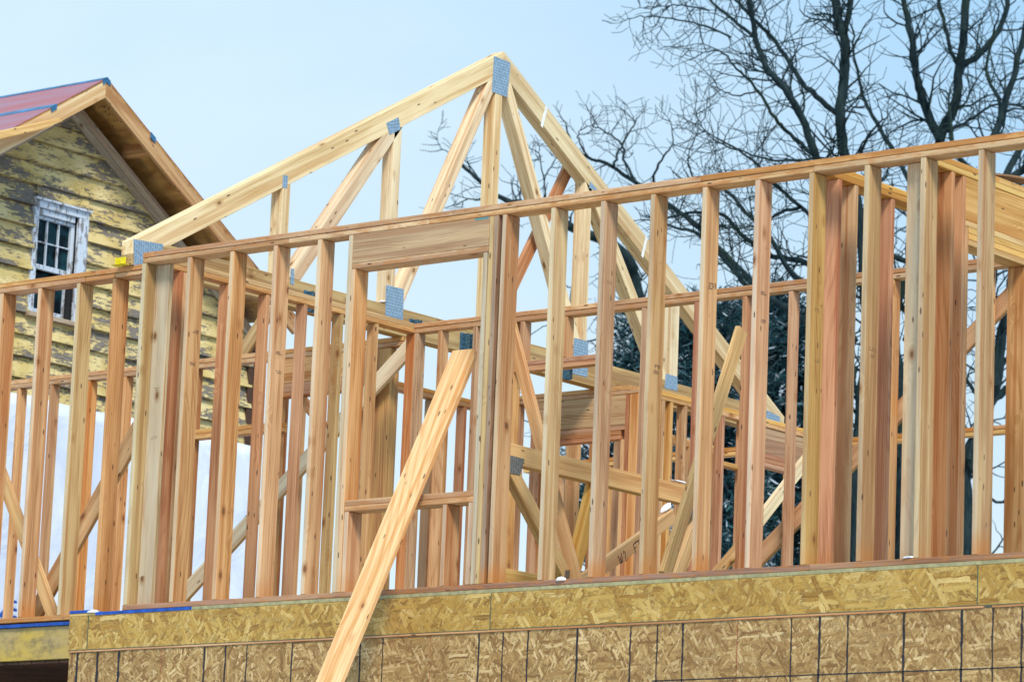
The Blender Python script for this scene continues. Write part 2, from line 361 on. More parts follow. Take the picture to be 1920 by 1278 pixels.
GZ_ = -4.7
def siding():
    k = NT('peeling yellow clapboard'); g = k.n('ShaderNodeTexCoord').outputs['Object']; x, y, z = k.sepx(g)
    row = k.math('FLOOR', k.math('DIVIDE', z, .2165))
    big = k.noise(k.comb(k.math('MULTIPLY', row, 5.3), k.math('MULTIPLY', y, 1.5), k.math('MULTIPLY', z, 5.5)), 1, 6, .72)
    fine = k.noise(k.comb(row, k.math('MULTIPLY', y, 9), k.math('MULTIPLY', z, 42)), 1, 5, .75)
    crack = k.vor(k.comb(row, k.math('MULTIPLY', y, 11), k.math('MULTIPLY', z, 34)), 1, 'DISTANCE_TO_EDGE', 1.)
    jag = k.math('ADD', big, k.math('MULTIPLY', k.math('SUBTRACT', fine, .5), .62))
    peel = k.step(jag, .525, .540)
    nearp = k.step(jag, .415, .525)
    ye = k.mix(k.step(k.noise(g, 3, 3), .35, .65), (.60, .45, .16), (.74, .60, .30))
    ye = k.mix(k.step(k.noise(k.map(g, (1, 2, 9)), 1, 4), .5, .72, 0, .5), ye, (.42, .30, .09))
    cr = k.math('MULTIPLY', k.step(crack.outputs['Distance'], .05, .02), nearp)
    ye = k.mix(k.math('MULTIPLY', cr, .85), ye, (.07, .045, .025))
    gr = k.mix(k.step(fine, .3, .7), (.085, .07, .06), (.27, .235, .20))
    col = k.mix(peel, ye, gr)
    rim = k.math('MULTIPLY', k.step(jag, .507, .525), k.step(jag, .545, .530))
    col = k.mix(k.math('MULTIPLY', rim, .6), col, (.05, .03, .02))
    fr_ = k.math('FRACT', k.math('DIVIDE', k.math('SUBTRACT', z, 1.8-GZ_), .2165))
    lap_shade = k.math('MULTIPLY', k.step(fr_, .93, .97), k.step(fine, .3, .6, .35, .9))  # dark line below each lap: the board's shadow painted into the colour
    col = k.mix(k.math('MULTIPLY', lap_shade, .75), col, (.10, .065, .03))
    k.l(col, k.b.inputs['Base Color']); k.b.inputs['Roughness'].default_value = .65; k.b.inputs['Specular IOR Level'].default_value = .25
    k.bump(k.math('ADD', k.math('MULTIPLY', peel, -.6), k.math('MULTIPLY', fine, .25)), .6, .006); return k.m
M['siding'] = siding()
def whitepaint():
    k = NT('flaking white paint'); g = k.n('ShaderNodeTexCoord').outputs['Object']
    a = k.noise(k.map(g, (14, 14, 5)), 1, 5, .75); b = k.noise(k.map(g, (40, 40, 12)), 1, 3, .6)
    j = k.math('ADD', a, k.math('MULTIPLY', b, .35))
    col = k.mix(k.step(j, .70, .74), (.56, .63, .72), (.22, .21, .21)); k.l(col, k.b.inputs['Base Color'])
    k.b.inputs['Roughness'].default_value = .55; k.bump(j, .4, .003); return k.m
M['whitepaint'] = whitepaint()
def wrapm():
    k = NT('white house wrap'); g = k.n('ShaderNodeTexCoord').outputs['Object']
    n = k.noise(k.map(g, (1, 2.5, 1.6)), 1, 4, .6, .8)
    col = k.mix(k.step(n, .35, .65), (.62, .68, .80), (.76, .80, .88)); k.l(col, k.b.inputs['Base Color'])
    k.b.inputs['Roughness'].default_value = .45; k.bump(n, .7, .04); return k.m
M['wrap'] = wrapm()
def underlay():
    k = NT('red roof underlayment'); g = k.n('ShaderNodeTexCoord').outputs['Object']; x, y, z = k.sepx(g)
    n = k.noise(k.map(g, (.8, 5, 5)), 1, 4, .7)
    col = k.mix(k.step(n, .35, .65), (.40, .075, .055), (.34, .15, .19))
    k.l(col, k.b.inputs['Base Color']); k.b.inputs['Roughness'].default_value = .35; k.bump(n, .3, .02); return k.m
M['underlay'] = underlay()
M['bluestrip'] = plain('blue membrane strip', (.035, .15, .30), .35, 0, .6, 6)
def soffit():
    k = NT('stained plywood soffit'); g = k.n('ShaderNodeTexCoord').outputs['Object']
    n = k.noise(k.map(g, (2, 5, 5)), 1, 5, .65); n2 = k.noise(k.map(g, (6, 1.2, 1.2)), 1, 3)
    col = k.mix(k.step(n, .35, .65), (.32, .14, .03), (.66, .36, .10)); col = k.mix(k.step(n2, .5, .65, 0, .5), col, (.10, .04, .015))
    k.l(col, k.b.inputs['Base Color']); k.b.inputs['Roughness'].default_value = .7; return k.m
M['soffit'] = soffit()
def glass():
    k = NT('dark old window glass'); g = k.n('ShaderNodeTexCoord').outputs['Object']
    n = k.noise(g, 6, 3); c = k.mix(k.step(n, .45, .65), (.002, .006, .010), (.008, .045, .060))
    k.l(c, k.b.inputs['Base Color']); k.b.inputs['Roughness'].default_value = .25; k.b.inputs['Specular IOR Level'].default_value = .12; return k.m
M['glass'] = glass()
def bark():
    k = NT('dark bark'); g = k.n('ShaderNodeTexCoord').outputs['Object']
    n = k.noise(k.map(g, (14, 14, 4)), 1, 4, .7)
    c = k.mix(k.step(n, .35, .65), (.008, .020, .025), (.030, .050, .052))
    c = k.mix(k.step(k.noise(g, 1.1, 3), .55, .7, 0, .5), c, (.03, .05, .02))
    k.l(c, k.b.inputs['Base Color']); k.b.inputs['Roughness'].default_value = .9; k.b.inputs['Specular IOR Level'].default_value = .1
    k.bump(n, .8, .02); return k.m
M['bark'] = bark()
def needles():
    k = NT('dark evergreen needles'); r = k.n('ShaderNodeNewGeometry').outputs['Random Per Island']
    cr = k.n('ShaderNodeValToRGB'); k.l(r, cr.inputs[0]); E_ = cr.color_ramp.elements
    E_[0].position = 0; E_[0].color = (.010, .042, .058, 1); E_[1].position = .78; E_[1].color = (.040, .120, .135, 1)
    a = cr.color_ramp.elements.new(.90); a.color = (.08, .16, .15, 1); b = cr.color_ramp.elements.new(.93); b.color = (.55, .64, .72, 1)
    k.l(cr.outputs[0], k.b.inputs['Base Color']); k.b.inputs['Roughness'].default_value = .7; k.b.inputs['Specular IOR Level'].default_value = .15; return k.m
M['needles'] = needles()

# ================================================================== SETTING
GZ = -4.7
def sheet(name, x0, x1, y0, y1, z, mat, n=60, amp=.0):
    bm = bmesh.new(); vs = []
    for j in range(n+1):
        for i in range(n+1):
            x = x0+(x1-x0)*i/n; y = y0+(y1-y0)*j/n
            vs.append(bm.verts.new((x, y, z+amp*noise.noise(Vector((x*.05, y*.05, 0))))))
    for j in range(n):
        for i in range(n):
            a = j*(n+1)+i; bm.faces.new((vs[a], vs[a+1], vs[a+n+2], vs[a+n+1]))
    me = bpy.data.meshes.new(name); bm.to_mesh(me); bm.free(); return link(name, me, mat, smooth=True)
def yard():
    k = NT('patchy snow over trodden earth'); g = k.n('ShaderNodeTexCoord').outputs['Object']
    n = k.noise(g, .35, 6, .65); n2 = k.noise(g, 3, 4, .6)
    c = k.mix(k.step(k.math('ADD', n, k.math('MULTIPLY', n2, .25)), .56, .66), (.24, .19, .14), (.80, .83, .87))
    k.l(c, k.b.inputs['Base Color']); k.b.inputs['Roughness'].default_value = .8; k.bump(n2, .5, .05); return k.m
tag(sheet('ground', -900, 900, -900, 900, GZ, yard(), 90, .5), kind='structure')

T, H = 2.521, 2.445
SP = .4064
# ------------------------------------------------------------------ lower storey and floor edge
low = thing('sheathed_wall', (3.5, .01, GZ), 'tan strand board wall with black marker lines below the new timber frame', 'wall')
XR = 11.0
sheets = [(-.545, 1.575), (1.579, 5.236), (5.240, 8.9), (8.904, XR)]
for a, b in sheets:
    MB().box(a, b, .008, .020, -3.02, -.318, .001).build('strand_board_panel', M['osb'], low)
MB().box(-.545, -.533, .0205, 6.0, -4.6, -.318, .001).build('strand_board_panel', M['osb'], low)
MB().box(-.545, XR, .008, .020, -4.6, -3.024, .001).build('strand_board_panel', M['osb'], low)
# marker lines that mark the studs for nailing
mk = MB(); xs = [-.461, -.26, -.05, .768, .965, 1.162, 1.574, 2.182, 2.378, 3.195, 3.394, 3.6, 3.998, 4.42, 4.628, 4.825, 5.639, 5.846, 6.05, 6.447, 6.85, 7.061, 7.259, 7.66, 8.07, 8.48]
for i, x in enumerate(xs):
    wd = .021 if x < 0 else R.choice((.009, .011, .013, .015))
    z = -.322; xx = x
    while z > -1.5:
        d = R.uniform(.02, .06); q = wd*R.uniform(.75, 1.3); x2 = x+R.uniform(-.0025, .0025)+(-.322-z)*.004*math.sin(i)
        mk.prism([(xx-q/2, .0076, z), (x2-q/2, .0076, z-d), (x2+q/2, .0076, z-d), (xx+q/2, .0076, z)], (0, -.0006, 0), (0, 0, 1), 0)
        xx = x2; z -= d
x = 4.6
while x < 9:
    mk.prism([(x, .0076, -.668), (x+.2, .0076, -.667), (x+.2, .0076, -.675), (x, .0076, -.676)], (0, -.0006, 0), (1, 0, 0), 0); x += .203
mk.build('marker_line', M['ink'], low)
mk = MB()
for x in (.36, 5.238, 2.79):
    z = -.322
    while z > -1.4:
        d = R.uniform(.02, .09)
        mk.prism([(x-.0015, .0076, z), (x-.0015, .0076, z-d), (x+.0015, .0076, z-d), (x+.0015, .0076, z)], (0, -.0004, 0), (0, 0, 1), 0); z -= d+R.uniform(0, .02)
mk.build('chalk_line', M['chalk'], low)

rim = thing('floor_edge', (3.5, 0, -.32), 'yellow strand board band along the floor edge under the stud wall', 'rim board')
segs = [(-.553, -.366), (-.362, 3.286), (3.290, 6.956), (6.960, XR)]
for a, b in segs: MB().box(a, b, 0, .030, -.303, -.063, .001).build('rim_board', M['rim'], rim)
for a, b in [(-.553, 2.5), (2.503, 5.2), (5.203, 7.0), (7.06, XR)]:
    MB().box(a, b, -.001, .02, -.3165, -.3045, .001).build('spacer_strip', W['orange'], rim)
MB().box(.62, XR, -.001, 8.95, -.0618, -.0385, .001).build('subfloor', M['greenedge'], rim)
MB().box(-.553, .619, -.001, 8.95, -.0618, -.0415, .001).build('subfloor', M['rim'], rim)
MB().box(-3.6, -.5535, .28, 8.95, -.0618, -.0515, .001).build('subfloor', M['rim'], rim)
gl = plain('green ink line', (.03, .10, .07), .7)
b = MB()
for a_, b_ in segs: b.box(a_+.004, b_-.004, -.0012, -.0002, -.3034, -.2995, 0)
for x_ in (-.366, 3.288, 6.958): b.box(x_-.003, x_+.003, -.0012, -.0002, -.299, -.066, 0)
b.build('marker_line', gl, rim)
me_ = MB(); me_.box(-.556, -.34, -.004, .16, -.041, -.0205, .001); me_.box(-.30, .63, -.004, .16, -.0605, -.0388, .001)
me_.box(-.34, -.30, -.003, .1, -.041, -.030, .001)
me_.build('blue_membrane', M['membrane'], rim)
# porch side left of the corner: heavy yellow beam, dark board ceiling below it
MB().box(-3.6, -.60, .285, .42, -.318, -.078, .004).build('edge_beam', M['beam'], rim)
MB().box(-.598, -.535, .285, .42, -.318, -.078, .004).build('edge_beam', M['beam'], rim)
me_ = MB(); me_.box(-3.6, -.557, .265, .42, -.0762, -.0525, .001); me_.build('blue_membrane', M['membrane'], rim)
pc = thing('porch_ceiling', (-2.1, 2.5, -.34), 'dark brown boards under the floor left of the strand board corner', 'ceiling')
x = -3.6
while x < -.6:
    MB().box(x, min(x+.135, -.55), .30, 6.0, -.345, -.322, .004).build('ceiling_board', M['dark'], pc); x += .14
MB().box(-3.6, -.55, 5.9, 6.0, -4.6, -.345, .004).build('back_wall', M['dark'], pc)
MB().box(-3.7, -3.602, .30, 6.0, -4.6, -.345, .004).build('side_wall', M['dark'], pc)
# a fold of blue tarpaulin in the lower left corner
def tarp():
    bm = bmesh.new(); n = 14; vs = {}
    c0 = at(-40, 1235, 'y', .15)
    for i in range(n+1):
        for j in range(n+1):
            x = c0.x-.25+i*.75/n; z = -.385-(i*.30/n)-j*.9/n
            vs[i, j] = bm.verts.new((x, .14+.05*math.sin(i*.8+j*.3)+.02*math.sin(j*1.3), z))
    for i in range(n):
        for j in range(n): bm.faces.new((vs[i, j], vs[i+1, j], vs[i+1, j+1], vs[i, j+1]))
    me = bpy.data.meshes.new('tarpaulin'); bm.to_mesh(me); bm.free()
    o = link('tarpaulin', me, M['membrane'], smooth=True); so_ = o.modifiers.new('thickness', 'SOLIDIFY'); so_.thickness = .004
    tag(o, 'fold of blue tarpaulin hanging in the dark bottom left corner', 'tarpaulin')
tarp()

# ------------------------------------------------------------------ stud helpers
def stud(parent, x, y, w='tan', z0=0., z1=H, dx=.038, dy=.14, name='stud'):
    """left-front corner at x, y"""
    b = MB(); j = R.uniform(-.002, .002); j2 = R.uniform(-.003, .003)
    b.prism([(x, y, z0), (x+dx, y, z0), (x+dx, y+dy, z0), (x, y+dy, z0)], (j2, j, z1-z0-.001), (0, 0, 1))
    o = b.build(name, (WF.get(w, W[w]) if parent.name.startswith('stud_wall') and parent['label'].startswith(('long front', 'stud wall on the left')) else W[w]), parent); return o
def platex(parent, xs, y, z, w, dy=.14, name='top_plate'):
    for a, b in zip(xs[:-1], xs[1:]):
        o_ = R.uniform(-.003, .003) if z > 2 else 0; MB().box(a+.0015, b-.0015, y+o_, y+dy+o_, z, z+(.0372 if z > 2.47 or z < 2 else .0352), .004).build(name, W[w if isinstance(w, str) else R.choice(w)], parent)
def platey(parent, ys, x, z, w, dx=.14, name='top_plate'):
    for a, b in zip(ys[:-1], ys[1:]):
        MB().box(x, x+dx, a+.001, b-.001, z, z+.0372).build(name, W[w if isinstance(w, str) else R.choice(w)], parent)
def stamp(parent, p, n=4, s=1.0, side='x'):
    """unreadable smudged grade stamp: a few short ink dashes on a stud's face (side x) or edge (side y)"""
    b = MB()
    for k_ in range(2):
        t = 0.
        while t < .05*s:
            d = R.uniform(.004, .011)*s; z = p[2]-k_*.013*s+R.uniform(-.001, .001); h = R.uniform(.003, .006)*s
            if R.random() < .8:
                if side == 'x': b.box(p[0]+.0003, p[0]+.0009, p[1]+t, p[1]+t+d, z, z+h, 0)
                else: b.box(p[0]+t, p[0]+t+d, p[1]-.0009, p[1]-.0003, z, z+h, 0)
            t += d+.003*s
    o = b.build('grade_stamp', M['stamp'], parent)

# ------------------------------------------------------------------ front wall
fwall = thing('stud_wall', (4, 0, -.038), 'long front stud wall with header and plank propped in its opening', 'stud wall', 'stud walls of the new house')
cols = {1: 'rose', 2: 'tan', 3: 'tan', 4: 'tan', 8: 'tan', 9: 'cream', 10: 'rose', 11: 'tan', 12: 'tan', 13: 'rose', 14: 'yellow', 15: 'yellow', 16: 'cream', 17: 'cream', 18: 'tan', 19: 'rose', 20: 'tan'}
for kk, c in cols.items():
    o = stud(fwall, kk*SP+R.uniform(-.004, .004), 0, c)
    if kk > 8 or kk in (1, 3): stamp(fwall, (kk*SP+.039, .05, R.uniform(1.2, 2.0))); stamp(fwall, (kk*SP+.039, .04, R.uniform(.9, 1.9)))
# corner post: stud, flat nailer, third stud
stud(fwall, -.038, 0, 'green'); stud(fwall, .001, .1015, 'green', dx=.139, dy=.0375); 
stamp(fwall, (.05, .1015, 1.55), side='y'); stamp(fwall, (.05, .1015, 1.2), side='y')
# opening
stud(fwall, 1.909, 0, 'cream'); stud(fwall, 1.948, 0, 'rose', z1=2.206, name='jack_stud')
stud(fwall, 3.104, 0, 'green', z1=2.206, name='jack_stud'); stud(fwall, 3.143, 0, 'yellow'); stud(fwall, 3.182, 0, 'brown')
MB().box(1.949, 3.141, 0, .138, 2.2452, 2.4435).build('header', W['header'], fwall)
MB().box(1.9485, 3.1415, 0, .14, 2.2065, 2.244).build('header_plate', W['plate'], fwall)
MB().box(3.02, 3.138, -.0008, -.0002, 2.428, 2.442, 0).build('marker_line', plain('teal marker', (.10, .26, .26), .6), fwall)
for z, w in ((.5805, 'plate'), (.5425, 'plate')): MB().box(1.988, 3.102, 0, .14, z, z+.0372).build('sill_plate', W[w], fwall)
for x, w in ((1.990, 'rose'), (2.845, 'rose'), (3.064, 'tan')): stud(fwall, x, 0, w, z1=.5415, name='cripple_stud')
# flat nailers where the inner walls meet the front wall
stud(fwall, 6.345, .1015, 'tan', dx=.139, dy=.0375)
platex(fwall, [-.04, 1.35, 2.62, 5.72, XR], 0, 2.4465, ['plate'])
platex(fwall, [.075, 4.86, 9.2], 0, 2.4845, ['plate2', 'plate'])
MB().box(-.04, .072, .0, .14, 2.4845, 2.5217).build('top_plate', W['red'], fwall)
platex(fwall, [-.045, 1.02, 2.9, 5.76, XR], 0, -.0378, ['sillplate'], name='bottom_plate')

# ------------------------------------------------------------------ left wall (set back)
lw = thing('stud_wall', (-2, .29, -.038), 'stud wall on the left, set back, in front of the yellow house', 'stud wall', 'stud walls of the new house')
for x, c in ((-.618, 'orange'), (-.98, 'cream'), (-1.385, 'rose'), (-1.79, 'rose'), (-2.2, 'tan'), (-2.6, 'cream'), (-3.0, 'tan')): stud(lw, x, .285, c)
platex(lw, [-3.4, -.90, -.595, -.045], .285, 2.4465, ['plate'])
platex(lw, [-3.4, -.80, -.045], .285, 2.4845, ['plate2'])
platex(lw, [-3.4, -.575], .285, -.0378, ['plate2'], name='bottom_plate')

# ------------------------------------------------------------------ side wall 1 (runs back from the corner)
s1 = thing('stud_wall', (-.02, 1.5, -.038), 'inner side wall running back from the front left corner under the big truss', 'stud wall', 'stud walls of the new house')
stud(s1, .02-.089, .33, 'red', dx=.089, dy=.038); stud(s1, .02-.089, .369, 'tan', dx=.089, dy=.075)
for y, c in ((.835, 'red'), (1.257, 'red'), (1.671, 'red'), (2.082, 'yellow'), (2.49, 'rose')):
    stud(s1, .02-.089, y, c, dx=.089, dy=.038)
platey(s1, [.142, 2.948], -.069, 2.4465, ['plate'], .089); platey(s1, [.142, 2.948], -.069, 2.4845, ['honey'], .089)
platey(s1, [.142, 2.948], -.069, -.0378, ['sillplate'], .089, 'bottom_plate')

# ------------------------------------------------------------------ cross wall C1
c1 = thing('stud_wall', (3, 2.95, -.038), 'inner cross wall with a red double plate behind the middle of the front wall', 'stud wall', 'stud walls of the new house')
for x, c in ((-.069, 'red'), (.022, 'rose'), (.251, 'rose'), (.60, 'tan'), (.975, 'orange'), (1.80, 'red'), (2.20, 'rose'), (2.679, 'red'), (3.105, 'red'), (3.51, 'orange'), (3.95, 'orange'), (4.36, 'orange'), (4.745, 'tan'), (5.14, 'orange'), (5.62, 'tan')):
    stud(c1, x, 2.95, c, dx=.089 if x < 0 else .038, dy=.038 if x < 0 else .089)
for x, c in ((1.061, 'orange'), (1.469, 'orange')): stud(c1, x, 2.95, c, z0=2.135, dy=.089, name='cripple_stud')
for z in (2.058, 2.0965): MB().box(1.014, 1.798, 2.95, 3.039, z, z+.0375).build('header_plate', W['red'], c1)
platex(c1, [-.069, 3.45, 6.35], 2.95, 2.4465, ['plate'], .089); platex(c1, [-.069, 1.9, 6.35], 2.95, 2.4845, ['plate2'], .089)
platex(c1, [-.069, 6.35], 2.95, -.0378, ['sillplate'], .089, 'bottom_plate')
stamp(c1, (.0, 2.949, 1.45), side='y'); stamp(c1, (.0, 2.949, 1.1), side='y')

# ------------------------------------------------------------------ C3: back wall on the left
c3 = thing('stud_wall', (-2.6, 3.3, -.038), 'back wall on the left with a window opening, seen against the white house wrap', 'stud wall', 'stud walls of the new house')
for x, c in ((-5.12, 'orange'), (-4.719, 'orange'), (-4.325, 'tan'), (-3.874, 'orange'), (-3.455, 'orange'), (-3.05, 'tan'), (-2.66, 'tan'), (-1.80, 'orange'), (-1.50, 'orange')):
    stud(c3, x, 3.3, c, dy=.089)
stud(c3, -1.72, 3.3, 'tan', dy=.089); stud(c3, -.80, 3.3, 'rose', dy=.089); stud(c3, -.755, 3.3, 'tan', dy=.089)
for z, w in ((1.858, 'plate'), (1.897, 'plate2')): MB().box(-2.62, -1.66, 3.3, 3.389, z, z+.0375).build('header_plate', W[w], c3)
MB().box(-1.66, -.805, 3.3, 3.385, 2.245, 2.4435).build('header', W['rose'], c3)
for z in (2.13, 2.168, 2.2065): MB().box(-1.66, -.805, 3.3, 3.389, z, z+.0372).build('header_plate', W['red'], c3)
b = MB()
for i in range(3): b.box(-.66, -.66+.14, 3.30+i*.0385, 3.3375+i*.0385, 0, 2.442)
b.build('built_up_post', W['treated'], c3)
platex(c3, [-6.2, -3.0, -.4], 3.3, 2.4465, ['plate'], .089); platex(c3, [-6.2, -1.9, -.4], 3.3, 2.4845, ['plate2'], .089)
platex(c3, [-6.2, -.4], 3.3, -.0378, ['sillplate'], .089, 'bottom_plate')

s3 = thing('stud_wall', (-1.8, 4.6, -.038), 'inner wall of red and orange studs crowded behind the left bays of the front wall', 'stud wall', 'stud walls of the new house')
for y, c in ((3.46, 'red'), (3.85, 'orange'), (4.26, 'tan'), (4.66, 'red'), (5.07, 'orange'), (5.30, 'brown'), (5.48, 'rose'), (5.72, 'red')):
    stud(s3, -1.84, y, c, dx=.089, dy=.038)
platey(s3, [3.40, 5.845], -1.84, 2.4465, ['plate'], .089); platey(s3, [3.40, 5.845], -1.84, 2.4845, ['plate2'], .089)
platey(s3, [3.40, 5.845], -1.84, -.0378, ['sillplate'], .089, 'bottom_plate')
# ------------------------------------------------------------------ P1, P2: inner walls on the right
p1 = thing('stud_wall', (5.7, 1.5, -.038), 'inner wall running back with reddish studs behind the right part of the front wall', 'stud wall', 'stud walls of the new house')
for y, c in ((.225, 'red'), (.411, 'tan'), (.832, 'red'), (1.24, 'orange')):
    stud(p1, 5.76-.139, y, c, dx=.139, dy=.038)
platey(p1, [.142, 2.948], 5.62, 2.4465, ['honey']); platey(p1, [.142, 2.948], 5.62, 2.4845, ['honey'])
platey(p1, [.142, 2.948], 5.62, -.0378, ['sillplate'], name='bottom_plate')
p2 = thing('stud_wall', (6.41, 2, -.038), 'inner wall at far right carrying a big bright header and red studs', 'stud wall', 'stud walls of the new house')
for y, c in ((.142, 'cream'), (.395, 'red'), (.525, 'red')): stud(p2, 6.48-.139, y, c, dx=.139, dy=.038)
stud(p2, 6.48-.139, .565, 'tan', dx=.139, dy=.038, z1=2.1345, name='jack_stud')
stud(p2, 6.48-.139, 1.285, 'tan', dx=.139, dy=.038, z1=2.018, name='stud')
MB().box(6.34, 6.478, .565, 4.2, 2.1725, 2.4435).build('header', W['lvl'], p2)
for z in (2.020, 2.0585, 2.097): MB().box(6.345, 6.479, .606, 4.2, z, z+.0372).build('header_plate', W['honey'], p2)
MB().box(6.34, 6.48, .565, 4.2, 2.1345, 2.1715).build('header_plate', W['honey'], p2)
platey(p2, [.142, 4.2], 6.34, 2.4465, ['honey']); platey(p2, [.142, .95, 4.2], 6.34, 2.4845, ['honey'])
platey(p2, [.142, 4.2], 6.34, -.0378, ['sillplate'], name='bottom_plate')
# curled sheet lying on that wall
bm = bmesh.new(); n = 24; rows = []
for i in range(n+1):
    y = .82+i*.09; lift = .010+.062*max(0, math.sin(min(1, max(0, (y-.9))/1.3)*math.pi))
    rows.append([bm.verts.new((x, y, 2.524+lift)) for x in (6.36, 6.475)])
for a, b_ in zip(rows[:-1], rows[1:]): bm.faces.new((a[0], a[1], b_[1], b_[0]))
me = bpy.data.meshes.new('warped_board'); bm.to_mesh(me); bm.free()
wb = link('warped_board', me, plain('weathered dark board', (.30, .17, .08), .7, 0, .4, 9)); m_ = wb.modifiers.new('thickness', 'SOLIDIFY'); m_.thickness = .012; m_.offset = 0
tag(wb, 'curled dark brown board lying on the header plates at far right', 'board')

# ------------------------------------------------------------------ C2 / S2 / C4: rooms at the back
c2 = thing('stud_wall', (-.8, 5.85, -.038), 'back room wall with brown header over a triple red plate behind the middle studs', 'stud wall', 'stud walls of the new house')
stud(c2, -.165, 5.85, 'rose', z1=2.07, dy=.089, name='jack_stud'); stud(c2, -.122, 5.85, 'red', dy=.089); stud(c2, -.08, 5.85, 'orange', dx=.089, dy=.038)
stud(c2, -1.30, 5.85, 'rose', dy=.089); stud(c2, -1.12, 5.85, 'rose', dy=.089)
MB().box(-1.08, -.124, 5.85, 5.93, 2.190, 2.4435).build('header', W['header'], c2)
for z in (2.072, 2.111, 2.150): MB().box(-1.08, -.124 if z > 2.14 else -.166, 5.85, 5.935, z, z+.0378).build('header_plate', W['red'], c2)
for x, c in ((-1.78, 'red'), (-1.66, 'tan'), (-1.55, 'orange')): stud(c2, x, 5.85, c, dy=.089)
platex(c2, [-1.84, -1.25, .01], 5.85, 2.4465, ['plate'], .089); platex(c2, [-1.84, -.9, -.08], 5.85, 2.4845, ['plate2'], .089)
platex(c2, [-1.84, .01], 5.85, -.0378, ['sillplate'], .089, 'bottom_plate')
s2 = thing('stud_wall', (-.04, 7.4, -.038), 'farthest inner side wall under the right end of the big truss', 'stud wall', 'stud walls of the new house')
for y, c, dz in ((5.95, 'red', 0), (6.19, 'tan', 0), (6.30, 'tan', 0), (6.505, 'tan', 0), (6.80, 'tan', 0), (7.05, 'red', 0), (8.6, 'orange', 0)):
    stud(s2, -.089+.01, y, c, dx=.089, dy=.038)
MB().box(-.075, .0, 7.42, 8.58, 2.215, 2.4435).build('header', W['header'], s2)
for z in (2.098, 2.137, 2.176): MB().box(-.079, .01, 7.42, 8.58, z, z+.0378).build('header_plate', W['red'], s2)
stud(s2, -.079, 7.38, 'orange', dx=.089, dy=.038)
MB().box(-.079, .01, 7.09, 7.379, 2.02, 2.057).build('header_plate', W['honey'], s2)
platey(s2, [5.942, 7.0, 8.846], -.079, 2.4465, ['plate'], .089); platey(s2, [5.942, 8.846], -.079, 2.4845, ['honey'], .089)
platey(s2, [5.942, 8.846], -.079, -.0378, ['sillplate'], .089, 'bottom_plate')
s4 = thing('stud_wall', (-1.3, 7.4, -.038), 'inner wall of wide tan studs seen under the brown header behind the middle bays', 'stud wall', 'stud walls of the new house')
for y, c in ((6.25, 'rose'), (6.62, 'tan'), (6.95, 'orange'), (7.3, 'rose'), (7.6, 'tan'), (7.95, 'orange'), (8.3, 'tan'), (8.62, 'rose')):
    stud(s4, -1.34, y, c, dx=.139, dy=.038)
platey(s4, [5.945, 8.846], -1.34, 2.4465, ['plate'], .089); platey(s4, [5.945, 8.846], -1.34, 2.4845, ['honey'], .089)
platey(s4, [5.945, 8.846], -1.34, -.0378, ['sillplate'], .089, 'bottom_plate')
c4 = thing('stud_wall', (2, 8.85, -.038), 'rearmost wall seen only as orange plates through the right studs', 'stud wall', 'stud walls of the new house')
for x, c in ((-3.2, 'tan'), (-2.6, 'tan'), (-2.2, 'red'), (-1.8, 'tan'), (-1.4, 'rose'), (-1.0, 'tan'), (-.6, 'tan'), (-.2, 'red'), (3.2, 'tan'), (5.2, 'tan')): stud(c4, x, 8.85, c, dy=.089)
platex(c4, [-3.6, .9, 5.4], 8.85, 2.4465, ['honey'], .089); platex(c4, [-3.6, 1.6, 5.4], 8.85, 2.4845, ['plate2'], .089)
platex(c4, [-3.6, 5.4], 8.85, -.0378, ['sillplate'], .089, 'bottom_plate')

# ------------------------------------------------------------------ the standing three-ply truss
XT = -.40; PLY = .0375
def tri(parent, name, pts, mat, long=None):
    """outline in (y, z) cut through three plies"""
    b = MB()
    for i in range(3):
        x = XT-i*.0385
        b.prism([(x, y, z) for y, z in pts], (-PLY, 0, 0), long, .0025)
    return b.build(name, W[mat], parent)
tr = thing('roof_truss', (XT-.057, 4.41, T), 'pale three-ply gable roof truss standing on the walls against the sky', 'roof truss')
y0, y1, za, zh, ya = .257, 8.563, 5.09, 2.703, 4.41
m = (za-zh)/(ya-y0); dz = .19
zb = 2.738; yb = y0+(zb-(zh-dz))/m
tri(tr, 'top_chord', [(y0, zh), (ya, za), (ya, za-dz), (yb, zb), (y0, 2.60)], 'pale', (0, 1, m))
tri(tr, 'top_chord', [(y1, zh), (y1, 2.60), (y1-(yb-y0), zb), (ya+.0015, za-dz), (ya+.0015, za)], 'pale', (0, 1, -m))
tri(tr, 'bottom_chord', [(y0, T+.001), (y0, 2.599), (yb, zb-.001), (y1-(yb-y0), zb-.001), (y1, 2.599), (y1, T+.001)], 'chord', (0, 1, 0))
def ztop(y): return (zh-dz)+m*(y-y0) if y < ya else (zh-dz)+m*(y1-y)
for a, b_ in ((1.822, 1.91), (3.085, 3.174), (4.32, 4.409), (4.4115, 4.44), (5.56, 5.649), (6.83, 6.94)):
    if b_-a < .05: continue
    tri(tr, 'web', [(a, zb+.001), (b_, zb+.001), (b_, ztop(b_)-.002), (a, ztop(a)-.002)], 'pale', (0, 0, 1))
def P2(px, py): p = at(px, py, 'x', XT); return Vector((p.y, p.z))
